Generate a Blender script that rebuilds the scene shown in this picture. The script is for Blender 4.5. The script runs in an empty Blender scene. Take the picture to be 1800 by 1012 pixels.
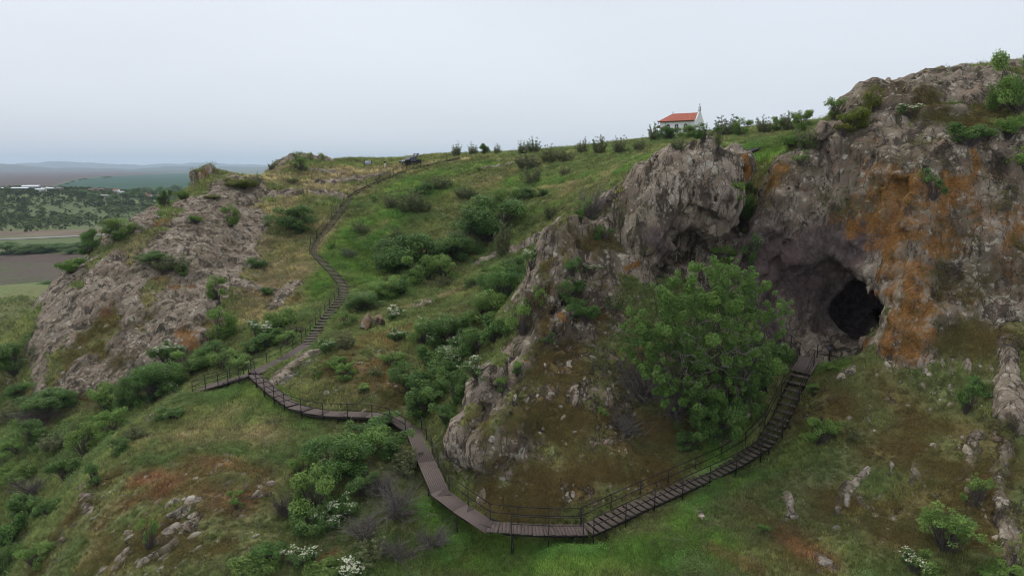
import bpy, bmesh, math, random
import numpy as np
from mathutils import Vector, Matrix
from mathutils.bvhtree import BVHTree

SC = bpy.context.scene
COL = SC.collection
# ------------------------------------------------------------------ camera
ZC = 62.0                                   # camera height above the plain
PITCH = math.radians(9.93)
FPX = 1200.0                                # focal length in pixels of an 1800 px wide frame
cam_data = bpy.data.cameras.new('camera')
cam_data.sensor_width = 36.0
cam_data.lens = 24.0
cam_data.clip_start = 0.5
cam_data.clip_end = 80000.0
cam = bpy.data.objects.new('camera', cam_data)
COL.objects.link(cam)
cam.location = (0, 0, ZC)
cam.rotation_euler = (math.radians(90) - PITCH, 0, 0)
SC.camera = cam
# ------------------------------------------------------------------ sky
SUN_EL, SUN_AZ = math.radians(52), math.radians(-35)      # azimuth from +Y towards +X
world = bpy.data.worlds.new('World')
SC.world = world
world.use_nodes = True
wn, wl = world.node_tree.nodes, world.node_tree.links
wn.clear()
sky = wn.new('ShaderNodeTexSky'); sky.sky_type = 'NISHITA'; sky.sun_disc = False
sky.sun_elevation = SUN_EL; sky.sun_rotation = SUN_AZ
sky.air_density = 1.0; sky.dust_density = 4.0; sky.ozone_density = 1.0
ov = wn.new('ShaderNodeMix'); ov.data_type = 'RGBA'
ov.inputs['Factor'].default_value = 0.88
wl.new(sky.outputs['Color'], ov.inputs['A'])
# the overcast sheet: thin high cloud, a little greyer towards the horizon, faint soft mottling
wc = wn.new('ShaderNodeTexCoord')
sep = wn.new('ShaderNodeSeparateXYZ'); wl.new(wc.outputs['Generated'], sep.inputs[0])
ramp = wn.new('ShaderNodeValToRGB')
e = ramp.color_ramp.elements
e[0].position = 0.0; e[0].color = (8.1, 8.5, 9.2, 1)
e[1].position = 1.0; e[1].color = (11.0, 11.6, 12.6, 1)
m = ramp.color_ramp.elements.new(0.22); m.color = (8.3, 8.8, 9.6, 1)
wl.new(sep.outputs['Z'], ramp.inputs[0])
wnz = wn.new('ShaderNodeTexNoise'); wnz.inputs['Scale'].default_value = 1.6; wnz.inputs['Detail'].default_value = 4
wmp = wn.new('ShaderNodeMapping'); wmp.inputs['Scale'].default_value = (1, 1, 3.5)
wl.new(wc.outputs['Generated'], wmp.inputs[0]); wl.new(wmp.outputs[0], wnz.inputs['Vector'])
wmr = wn.new('ShaderNodeMapRange'); wmr.inputs['From Min'].default_value = 0.3; wmr.inputs['From Max'].default_value = 0.7
wmr.inputs['To Min'].default_value = 0.94; wmr.inputs['To Max'].default_value = 1.05
wl.new(wnz.outputs['Fac'], wmr.inputs['Value'])
wmx = wn.new('ShaderNodeVectorMath'); wmx.operation = 'SCALE'
wl.new(ramp.outputs['Color'], wmx.inputs[0]); wl.new(wmr.outputs[0], wmx.inputs['Scale'])
wl.new(wmx.outputs[0], ov.inputs['B'])
bg = wn.new('ShaderNodeBackground'); bg.inputs['Strength'].default_value = 0.10
wl.new(ov.outputs['Result'], bg.inputs['Color'])
wo = wn.new('ShaderNodeOutputWorld'); wl.new(bg.outputs[0], wo.inputs['Surface'])
# ------------------------------------------------------------------ sun behind cloud
sl = bpy.data.lights.new('sun', 'SUN'); sl.energy = 1.5; sl.angle = math.radians(10); sl.color = (1.0, 0.95, 0.88)
sun = bpy.data.objects.new('sun', sl); COL.objects.link(sun)
sd = Vector((math.cos(SUN_EL) * math.sin(SUN_AZ), math.cos(SUN_EL) * math.cos(SUN_AZ), math.sin(SUN_EL)))
sun.rotation_euler = sd.to_track_quat('Z', 'Y').to_euler()
sun.location = (0, 0, 200)
SC.view_settings.view_transform = 'Standard'
SC.view_settings.look = 'None'
SC.view_settings.exposure = 0.0
SC.view_settings.gamma = 1.0
SC.view_settings.use_curve_mapping = False
SC.render.engine = 'CYCLES'
SC.cycles.use_denoising = True
SC.cycles.filter_width = 1.0
SC.cycles.max_bounces = 6
SC.cycles.diffuse_bounces = 3
SC.cycles.glossy_bounces = 2
SC.cycles.transmission_bounces = 4
SC.cycles.volume_bounces = 2
SC.cycles.transparent_max_bounces = 8
SC.cycles.caustics_reflective = False
SC.cycles.caustics_refractive = False
rng = np.random.default_rng(7)
random.seed(7)

# ------------------------------------------------------------------ helpers
def ray(px, py):
    """direction of a photo pixel (1800 x 1012), Y component 1"""
    u = (px - 900.0) / FPX; v = (506.0 - py) / FPX
    yy = math.cos(PITCH) + v * math.sin(PITCH)
    zz = -math.sin(PITCH) + v * math.cos(PITCH)
    return u / yy, 1.0, zz / yy
def P(px, py, Y):
    d = ray(px, py)
    return Vector((d[0] * Y, Y, ZC + d[2] * Y))
def _hash(ix, iy, iz, seed):
    h = (ix.astype(np.uint32) * np.uint32(374761393)) ^ (iy.astype(np.uint32) * np.uint32(668265263)) ^ (iz.astype(np.uint32) * np.uint32(2246822519)) ^ np.uint32((seed * 3266489917) & 0xffffffff)
    h ^= h >> np.uint32(15); h *= np.uint32(2246822519); h ^= h >> np.uint32(13); h *= np.uint32(3266489917); h ^= h >> np.uint32(16)
    return (h >> np.uint32(8)).astype(np.float32) * np.float32(1.0 / 16777216.0)
def vnoise(p, seed=0):
    """value noise, p (N,3) -> (N,) in -1..1"""
    f = np.floor(p); i = f.astype(np.int64); t = (p - f).astype(np.float32)
    t = t * t * t * (t * (t * 6 - 15) + 10)
    x, y, z = i[:, 0], i[:, 1], i[:, 2]; a, b, c = t[:, 0], t[:, 1], t[:, 2]
    def q(dx, dy, dz): return _hash(x + dx, y + dy, z + dz, seed)
    x00 = q(0,0,0) * (1 - a) + q(1,0,0) * a; x10 = q(0,1,0) * (1 - a) + q(1,1,0) * a
    x01 = q(0,0,1) * (1 - a) + q(1,0,1) * a; x11 = q(0,1,1) * (1 - a) + q(1,1,1) * a
    return ((x00 * (1 - b) + x10 * b) * (1 - c) + (x01 * (1 - b) + x11 * b) * c) * 2 - 1
_ROT = np.array([[0.0, 0.8, 0.6], [-0.8, 0.36, -0.48], [-0.6, -0.48, 0.64]])
def fbm(p, octv=4, seed=0, gain=0.5, ridged=False):
    p = np.asarray(p, dtype=np.float64); out = 0; amp = 1.0; tot = 0
    for k in range(octv):
        n = vnoise(p, seed + k * 17)
        if ridged: n = 1 - 2 * np.abs(n)
        out = out + amp * n; tot += amp; amp *= gain
        p = p @ _ROT.T * 2.03 + 11.3
    return out / tot
def worley(p, seed=0):
    """returns F1, F2 distances and the id of the cell"""
    f = np.floor(p); i = f.astype(np.int64)
    d1 = np.full(len(p), 9.0, np.float32); d2 = d1.copy(); cid = np.zeros(len(p), np.float32)
    for dx in (-1, 0, 1):
        for dy in (-1, 0, 1):
            for dz in (-1, 0, 1):
                x, y, z = i[:, 0] + dx, i[:, 1] + dy, i[:, 2] + dz
                h1 = _hash(x, y, z, seed); h2 = _hash(x, y, z, seed + 1); h3 = _hash(x, y, z, seed + 2)
                d = np.sqrt((x + h1 - p[:, 0])**2 + (y + h2 - p[:, 1])**2 + (z + h3 - p[:, 2])**2).astype(np.float32)
                near = d < d1
                d2 = np.where(near, d1, np.minimum(d2, d)); cid = np.where(near, h1, cid); d1 = np.where(near, d, d1)
    return d1, d2, cid
def sstep(a, b, x):
    t = np.clip((x - a) / (b - a), 0, 1); return t * t * (3 - 2 * t)
def mesh_np(name, v, f, smooth=True):
    """mesh from numpy arrays; f is (N,3) or (N,4)"""
    me = bpy.data.meshes.new(name)
    v = np.ascontiguousarray(v, dtype=np.float32); f = np.ascontiguousarray(f, dtype=np.int32)
    n, k = f.shape
    me.vertices.add(len(v)); me.vertices.foreach_set('co', v.ravel())
    me.loops.add(n * k); me.loops.foreach_set('vertex_index', f.ravel())
    me.polygons.add(n); me.polygons.foreach_set('loop_start', np.arange(0, n * k, k, dtype=np.int32))
    if smooth: me.polygons.foreach_set('use_smooth', np.ones(n, dtype=bool))
    me.update(calc_edges=True); me.validate()
    return me
def link(name, me, mat=None, parent=None, loc=None):
    o = bpy.data.objects.new(name, me); COL.objects.link(o)
    if mat is not None and me is not None and len(me.materials) == 0: me.materials.append(mat)
    if parent is not None: o.parent = parent
    if loc is not None: o.location = loc
    return o
def tag(o, label=None, cat=None, group=None, kind=None):
    if label: o['label'] = label
    if cat: o['category'] = cat
    if group: o['group'] = group
    if kind: o['kind'] = kind
    return o
def empty(name, loc=(0, 0, 0), rz=0.0):
    o = bpy.data.objects.new(name, None); COL.objects.link(o); o.location = loc; o.rotation_euler = (0, 0, rz)
    o.empty_display_size = 0.3
    return o
CELL, NTH, NR, HAZE = 0.21, 700, 900, 6.5e-5
# ================================================================== terrain shape
# walk line (photo pixel, distance) of the wooden path: used for the ground under it and for the path itself
WALK_CAVE = [(1030,930,37.6),(1052,922,38.0),(1100,897,39.2),(1200,853,41.6),(1290,812,43.8),(1345,776,45.4),(1372,735,46.8),(1392,690,48.0),(1412,642,49.3),(1424,628,49.8)]
WALK_FRONT = [(1030,930,37.6),(945,930,37.2),(858,924,37.3),(815,896,38.5),(775,866,40.0),(752,815,43.6),(728,757,48.6)]
WALK_MID = [(728,757,48.6),(685,731,51.2),(640,728,51.9),(560,726,53.0),(515,712,54.8),(480,687,58.0),(446,657,62.3)]
WALK_UP = [(446,655,62.3),(500,630,66.6),(540,605,71.0),(553,585,75.5),(580,548,83.0),(604,518,90.0),(604,500,94.5),(578,470,102.0),(552,444,109.0),(553,430,112.0),(578,398,120.0),(607,358,132.0),(622,339,140.0),(660,320,147.0),(715,299,156.0),(770,285,164.0),(830,273,174.0)]
WALK_PLAT = [(446,655,62.3),(405,668,63.2),(350,683,63.6)]
CP = [ # photo pixel + distance
(0,1010,50),(0,940,54),(0,860,60),(0,780,68),(0,700,82),(20,640,105),(20,960,52),(60,880,57),(110,820,62),(150,760,67),(200,720,71),
(100,740,72),(60,720,78),(260,690,72),(300,660,75),
(42,1012,40.5),(130,885,45),(200,795,51),(250,740,56),(325,690,62),
(120,1010,38.5),(200,1010,37),(300,1010,36.2),(420,1010,35.7),(550,1010,35.5),(700,1010,35.2),(900,1010,35.2),
(200,900,43),(300,900,41.5),(400,900,41),(300,800,49),(400,800,47.5),(480,800,47),(380,720,57),(450,720,57),(395,690,61.5),(500,740,53.5),
(520,780,49),(500,880,42),(600,900,40.5),(600,800,46),(650,765,49.5),(560,750,52),(700,850,42.7),(740,900,39),(690,790,46.6),
(860,965,36.2),(1000,965,36.0),(1100,950,36.3),(1100,1010,34.2),(1300,1010,33),(1500,1010,32),(1700,1010,31),(1800,1010,30.5),
(1250,890,38.6),(1350,850,40),(1450,780,42.5),(1450,700,45.5),(1500,650,47.5),(1600,700,43.5),(1600,800,39.5),(1600,900,35.5),(1400,930,36.5),
(1750,900,34),(1750,800,37),(1750,700,40.5),(1800,600,43),(1700,640,43.5),
(1560,620,46.6),(1600,560,47),(1650,500,48),(1750,500,46.8),(1800,480,46.6),(1600,420,50),(1690,400,49.6),(1790,390,48.4),(1580,330,52.5),(1680,310,51.6),(1770,300,50.4),
(1800,250,51.5),(1560,270,55),(1640,240,54.6),(1720,230,54),(1500,230,59),(1600,180,58.5),(1700,165,59),(1790,160,57.5),
(1480,184,63),(1540,148,63.5),(1620,130,64),(1700,116,65),(1790,108,66),(1400,300,57.2),(1400,350,56.2),(1400,400,55.6),(1400,440,55.3),(1350,350,58.5),(1345,420,57),(1355,300,60.5),(1390,265,62.5),(1445,224,65),
(1470,280,57.5),(1470,350,55.2),(1470,420,54.2),(1530,350,53.6),(1525,440,51.6),(1545,500,49.6),
(1400,590,54.8),(1360,590,54.6),(1450,600,53.8),(1515,608,51),(1430,628,50.3),(1480,632,49.5),
(1310,430,61),(1330,330,64),
(790,790,44.5),(800,760,45.5),(830,700,48),(870,640,50.5),(935,560,53),(950,500,54.5),(965,440,56.5),(1000,395,58.5),(1060,340,60.5),(1120,300,62),
(850,872,40.3),(950,880,39.3),(1050,865,40),(1150,820,42.5),(1250,760,45),(900,780,43),(1000,780,43),(1100,760,44.5),(950,680,46.5),(1050,680,46.5),
(1150,680,47.5),(1000,580,50.5),(1100,580,50.5),(1200,640,49),(1300,680,48),(1050,480,54),(1100,430,56),(1150,480,56),(1250,480,58),(1250,560,54),(1320,600,52),
(1150,350,60),(1200,310,61),(1270,330,62),
(760,760,48.5),(740,700,55),(780,640,60),(820,560,70),(860,520,78),(900,590,67),(940,470,82),
(500,660,61),(560,680,57),(560,640,61),(600,600,67),(650,640,61),(650,565,74),(700,620,64),(680,690,55),(620,700,55),(720,545,78),(800,510,86),
(540,560,82),(500,560,86),(480,600,76),(450,560,87),(500,500,98),(550,490,99),
(360,600,80),(300,640,77),(250,665,75.5),(150,700,76),(70,690,78),(62,600,86),(80,540,92),(110,490,97),(200,410,110),(260,370,120),(340,320,134),
(350,305,138),(400,310,140),(200,500,94),(280,480,96),(200,600,83),(280,560,86),(350,520,91),(400,480,100),(380,420,110),(300,420,107),(430,400,118),
(450,350,130),(480,440,110),(520,380,122),(560,340,136),(540,310,148),(480,291,158),(600,289,165),(640,291,163),(700,291,160),(680,310,150),
(600,420,113),(650,480,103),(650,400,118),(700,350,132),(780,320,142),(750,450,105),(800,400,115),(880,330,140),(950,290,160),(820,285,165),
(800,276,184),(640,284,180),(700,281,181),(760,277.5,183),(590,285,176),(540,284,166),(850,272,190),(900,271,190),(1000,260,205),(1100,250,215),(1150,243,222),(1250,238,222),(1350,229,215),(1430,216,205),
(1340,295,75),(1340,275,88),(1350,250,120),(1300,280,105),(1250,255,115),(1100,265,150),(1100,290,112),(1050,330,92),(1000,380,97),(1000,300,140),(900,300,150),
(950,350,117),(900,400,108),(960,430,94),(850,440,105),
(20,620,118),(30,560,165),(40,520,235),(10,590,140),(0,505,300),
]
CW = [ # hidden ground: x, y, height relative to the camera
(-100,120,-48),(-110,160,-50),(-80,170,-46),(-70,140,-30),(-90,200,-55),(-60,185,-22),(-120,90,-48),(-100,60,-46),(-150,120,-60),(-160,60,-60),(-140,200,-64),(-150,300,-66),(-60,300,-40),
(-45,215,0.5),(-10,225,2.5),(0,260,-3),(60,290,4),(120,290,8),(200,300,6),(250,200,8),(0,340,-30),(100,380,-25),(220,380,-25),(320,220,-20),(320,100,-10),(-90,260,-64),
(0,20,-33),(-25,20,-36),(25,18,-30),(0,3,-42),(-45,30,-38),(-65,40,-40),(-65,60,-36),(45,14,-27),(50,28,-18.5),(55,40,-9),(0,-20,-50),(-60,-10,-55),(60,-10,-38),
(62,52,5),(60,62,8.5),(60,80,8.5),(48,78,7.0),(36,76,4.5),(100,60,10),(100,120,12),(70,130,9),(150,150,14),(28,76,3.0),(120,20,4),(90,30,0),
]
pts = []
for a in CP: pts.append(tuple(P(*a)))
for x, y, z in CW: pts.append((x, y, z + ZC))
def dense(line, step=2.0):
    q = [P(*a) for a in line]; out = [q[0]]
    for a, b in zip(q, q[1:]):
        n = max(1, int((b - a).length / step))
        out += [a.lerp(b, (k + 1) / n) for k in range(n)]
    return out
for line, drop in ((WALK_CAVE, 0.55), (WALK_FRONT, 1.25), (WALK_MID, 0.55), (WALK_UP, 0.35), (WALK_PLAT, 0.45)):
    for q in dense(line, 4.0): pts.append((q.x, q.y, q.z - drop))
pts = np.array(pts)
# two points too close together fight each other: keep the later one (the path wins)
keep = np.ones(len(pts), bool)
for i in range(len(pts)):
    d = np.hypot(*(pts[i + 1:, :2] - pts[i, :2]).T)
    if len(d) and d.min() < 0.9 + 0.012 * pts[i, 1]: keep[i] = False
pts = pts[keep]
def _phi(d2): return np.sqrt(d2 + 2.2)
_A = pts[:, :2]
_K = _phi(((_A[:, None, :] - _A[None, :, :])**2).sum(-1)) - 0.10 * np.eye(len(_A))
_n = len(_A)
_M = np.zeros((_n + 3, _n + 3)); _M[:_n, :_n] = _K; _M[:_n, _n] = 1; _M[:_n, _n + 1:] = _A; _M[_n, :_n] = 1; _M[_n + 1:, :_n] = _A.T
_W = np.linalg.solve(_M, np.concatenate([pts[:, 2], np.zeros(3)]))
def H0(xy):
    xy = np.asarray(xy, dtype=np.float64); out = np.empty(len(xy))
    for s in range(0, len(xy), 40000):
        q = xy[s:s + 40000]
        d2 = (q[:, None, 0] - _A[None, :, 0])**2 + (q[:, None, 1] - _A[None, :, 1])**2
        out[s:s + 40000] = _phi(d2) @ _W[:_n] + _W[_n] + q @ _W[_n + 1:]
    return out
# ------------------------------------------------------------------ point of the smooth terrain under a photo pixel
_tt = np.exp(np.linspace(math.log(24), math.log(420), 700))
_cache0 = {}
def at0(px, py):
    d = ray(px, py)
    xy = np.stack([d[0] * _tt, _tt], 1); g = ZC + d[2] * _tt - H0(xy)
    k = np.argmax(g < 0) if (g < 0).any() else len(_tt) - 1
    k = max(k, 1); a = g[k - 1] / (g[k - 1] - g[k] + 1e-9); Y = _tt[k - 1] + (_tt[k] - _tt[k - 1]) * min(max(a, 0), 1)
    return np.array([d[0] * Y, Y, ZC + d[2] * Y])
# bare rock: limbs between two photo points, radius in px, how far they stand proud in metres
ROCK = [
(1130,310,1110,420,26,.6),(1105,330,1060,400,24,.4),(1190,280,1140,420,34,.5),(1250,290,1230,400,40,.4),(1110,380,1112,440,20,.7),(1140,420,1120,455,24,.7),
(1060,455,1130,470,26,.5),(1150,455,1190,470,22,.3),(985,402,960,480,20,.6),(955,480,935,560,22,.8),(978,470,965,520,16,.5),(965,575,930,622,20,.6),(915,640,880,650,9,.3),
(865,665,822,740,20,.7),(830,730,800,775,15,.5),(885,735,862,822,17,.8),(912,722,875,812,11,.6),(845,770,852,805,13,.5),(848,862,845,885,7,.3),
(850,690,835,720,14,.6),(905,655,900,668,8,.3),(1000,640,1000,655,6,.25),(1010,690,1012,706,7,.25),(1075,805,1080,825,5,.25),
(555,620,490,670,18,.5),(530,630,505,655,14,.3),(735,541,765,532,9,.35),(840,463,900,436,12,.4),(905,440,960,412,13,.4),(690,520,720,505,8,.2),
(430,330,330,420,50,.25),(330,420,250,480,46,.25),(420,420,360,470,48,.4),(400,480,335,560,36,.5),(300,565,345,600,36,.6),(225,600,300,625,42,.3),(200,460,150,540,36,.3),
(120,520,90,600,28,.3),(150,640,120,690,36,.2),(230,660,150,690,24,.3),(210,480,235,560,26,.3),(300,350,225,400,26,.3),(400,360,330,360,30,.2),(360,600,280,640,20,.3),
(500,287,575,283,14,.7),(480,300,600,306,10,.15),(560,322,680,306,11,.15),(450,340,600,345,16,.12),(590,372,604,345,5,.2),(840,300,905,291,9,.5),(800,302,840,297,6,.3),(370,302,345,318,8,.9),
(420,500,520,520,14,.12),(480,540,520,500,18,.1),
(300,885,345,880,12,.3),(345,880,290,925,12,.3),(330,925,285,950,13,.35),(225,935,240,960,8,.25),(250,985,310,955,10,.25),(155,895,150,855,13,.6),(470,868,440,872,7,.2),
(200,1000,235,970,10,.25),(350,905,310,950,8,.2),(255,742,282,716,9,.4),(370,830,400,812,6,.2),(420,870,440,850,6,.2),(480,850,465,845,5,.2),
(1772,600,1785,745,20,.8),(1772,780,1755,830,11,.6),(1750,830,1762,900,12,.6),(1765,900,1775,985,12,.6),(1720,765,1702,830,11,.4),(1525,825,1492,860,9,.35),(1490,850,1465,905,9,.35),
(1610,815,1607,850,7,.3),(1570,810,1563,835,5,.25),(1500,870,1540,905,7,.2),(1385,872,1392,905,11,.25),(1218,888,1235,908,7,.25),(1435,975,1465,1000,14,.2),(1480,660,1500,645,8,.25),
(1690,600,1700,640,7,.3),(1610,620,1625,650,8,.2),(1540,905,1575,915,5,.2),(1385,905,1370,925,6,.15),
(1420,290,1350,420,50,.3),(1450,260,1560,180,56,.2),(1560,180,1750,140,54,.2),(1600,300,1720,300,90,.2),(1610,420,1600,600,56,.2),(1700,420,1790,520,70,.2),(1390,420,1500,560,60,.15),
(1735,150,1745,185,16,.9),(1760,235,1695,330,15,1.3),(1790,220,1790,260,14,.9),(1510,250,1530,300,16,.5),(1600,330,1590,420,18,.4),(1660,360,1690,420,18,.4),(1470,330,1450,400,14,.5),(1430,310,1410,380,12,.5),
(1750,340,1790,330,20,.6),(1560,330,1545,400,14,.4),(1380,350,1370,420,12,.4),(1620,200,1690,190,14,.4),(1540,210,1580,190,12,.4),(1640,470,1700,460,14,.4),
]
PATCH = [(230,390,110,490,26,.9),(110,490,64,600,26,.9),(62,600,70,690,24,.7),(200,850,450,900,80,.38),(250,960,420,960,70,.4),(1560,700,1740,760,70,.3),(1450,720,1500,840,60,.28), # broken rock and soil: limb, radius, how much of it is rock
(890,630,820,790,44,.95),(970,430,930,610,44,.95),(1080,350,1120,440,44,.9),(1010,420,1000,560,64,.85),(1060,440,1020,540,50,.8),(1050,560,980,700,80,.5),(940,660,900,800,70,.55),(1060,700,1000,840,90,.42),(1130,620,1080,760,60,.4),(1060,420,1180,470,40,.5),(900,740,880,830,40,.45),
(420,330,300,450,60,.95),(400,440,300,560,70,.95),(250,480,140,560,60,.95),(300,600,130,680,50,.8),(440,380,420,460,40,.9),(360,560,280,610,36,.95),(200,580,100,640,50,.22),(330,350,210,420,30,.4),(450,320,640,330,26,.32),(480,300,680,300,12,.4),(560,350,600,330,24,.3),(470,500,520,540,40,.22),(440,400,460,460,30,.3),
(340,880,220,990,60,.34),(430,860,460,930,40,.2),(1480,850,1480,940,70,.36),(1600,820,1700,900,80,.34),(60,1000,170,870,34,.5),(130,900,100,990,40,.4),(1700,640,1600,640,40,.25),(1770,600,1770,1000,36,.5),(1650,680,1780,760,40,.2),
(1480,185,1560,150,26,.95),(1560,145,1780,115,24,.95),(1560,180,1760,140,60,.75),(1400,300,1500,300,60,.9),(1500,250,1780,260,70,.8),(1560,360,1790,380,80,.9),(1600,480,1780,500,80,.85),(1590,590,1780,580,50,.45),(1350,340,1350,430,40,.6),(820,300,900,294,12,.4),(540,640,500,670,26,.4),(850,460,960,415,18,.35),(640,580,740,540,16,.2),
]
RA, RB, RR, RAMP = [], [], [], []
for x1, y1, x2, y2, r, amp in ROCK:
    a, b = at0(x1, y1), at0(x2, y2); RA.append(a); RB.append(b); RR.append(r * (a[1] + b[1]) * .5 / FPX); RAMP.append(amp)
RA, RB, RR, RAMP = map(np.array, (RA, RB, RR, RAMP))
PT = []
for x1, y1, x2, y2, r, k in PATCH:
    a, b = at0(x1, y1), at0(x2, y2); PT.append((a, b, r * (a[1] + b[1]) * .5 / FPX, k))
def capsule_d(p, a, b):
    ab = b - a; t = np.clip(((p - a) @ ab) / (ab @ ab + 1e-6), 0, 1)
    return np.sqrt(((p - a - t[:, None] * ab)**2).sum(1))
def rock_field(p):
    """bare-rock weight 0..1 and how far the rock stands proud"""
    w = np.zeros(len(p)); h = np.zeros(len(p))
    wob = np.clip(1 + 0.75 * fbm(p * 0.5, 4, 5, 0.6), .45, 1.8)
    for a, b, r, k in PT:
        lo = np.minimum(a, b) - 1.6 * r; hi = np.maximum(a, b) + 1.6 * r
        s = np.nonzero(((p > lo) & (p < hi)).all(1))[0]
        if len(s): w[s] = np.maximum(w[s], k * (1 - sstep(0.4, 1.3, capsule_d(p[s], a, b) / r * wob[s])))
    for a, b, r, amp in zip(RA, RB, RR, RAMP):
        lo = np.minimum(a, b) - 1.9 * r; hi = np.maximum(a, b) + 1.9 * r
        s = np.nonzero(((p > lo) & (p < hi)).all(1))[0]
        if not len(s): continue
        d = capsule_d(p[s], a, b) / r * wob[s]
        k = 1 - sstep(0.6, 1.25, d)
        w[s] = np.maximum(w[s], k)
        h[s] = np.maximum(h[s], amp * (1 - sstep(0.35, 1.15, d)))
    return w, h
DIP = np.array([-0.42, -0.35, -0.84]); DIP /= np.linalg.norm(DIP)       # the direction the ribs run down
def rough(p, w):
    """how far the weathered surface stands off the smooth one"""
    q = p - (p @ DIP)[:, None] * DIP * 0.8
    out = 0.16 * fbm(p * 0.4, 3, 31) + 0.05 * fbm(p * 1.6, 2, 41)
    s = np.nonzero(w > 0.02)[0]
    if len(s):
        ps, qs, ws = p[s], q[s], w[s]
        r = 0.42 * fbm(qs * 0.36, 4, 51, 0.55, True) - 0.1
        r += 0.75 * fbm(qs * np.array([0.2, 0.2, 0.13]), 2, 55, 0.5, True) * sstep(0.4, 1.0, ws)
        st = ps[:, 2] * 0.55 + 0.18 * ps[:, 0] + 0.5 * fbm(ps * 0.25, 2, 58)
        r += 0.16 * (2 * np.abs(st - np.floor(st) - 0.5) - 0.5) * 2 * sstep(0.5, 1, ws)
        d1, d2, cid = worley(qs * 0.75 + 0.25 * fbm(ps * 0.9, 2, 61)[:, None], 71)
        r += 0.34 * (cid - 0.5) - 0.28 * np.exp(-(d2 - d1) * 9)
        r += 0.2 * fbm(qs * np.array([1.3, 1.3, .8]), 3, 81, 0.6, True)
        d1, d2, cid = worley(qs * 1.7, 77); r += 0.12 * (cid - .5) - 0.1 * np.exp(-(d2 - d1) * 8)
        out[s] += ws * r
    return out
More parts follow.
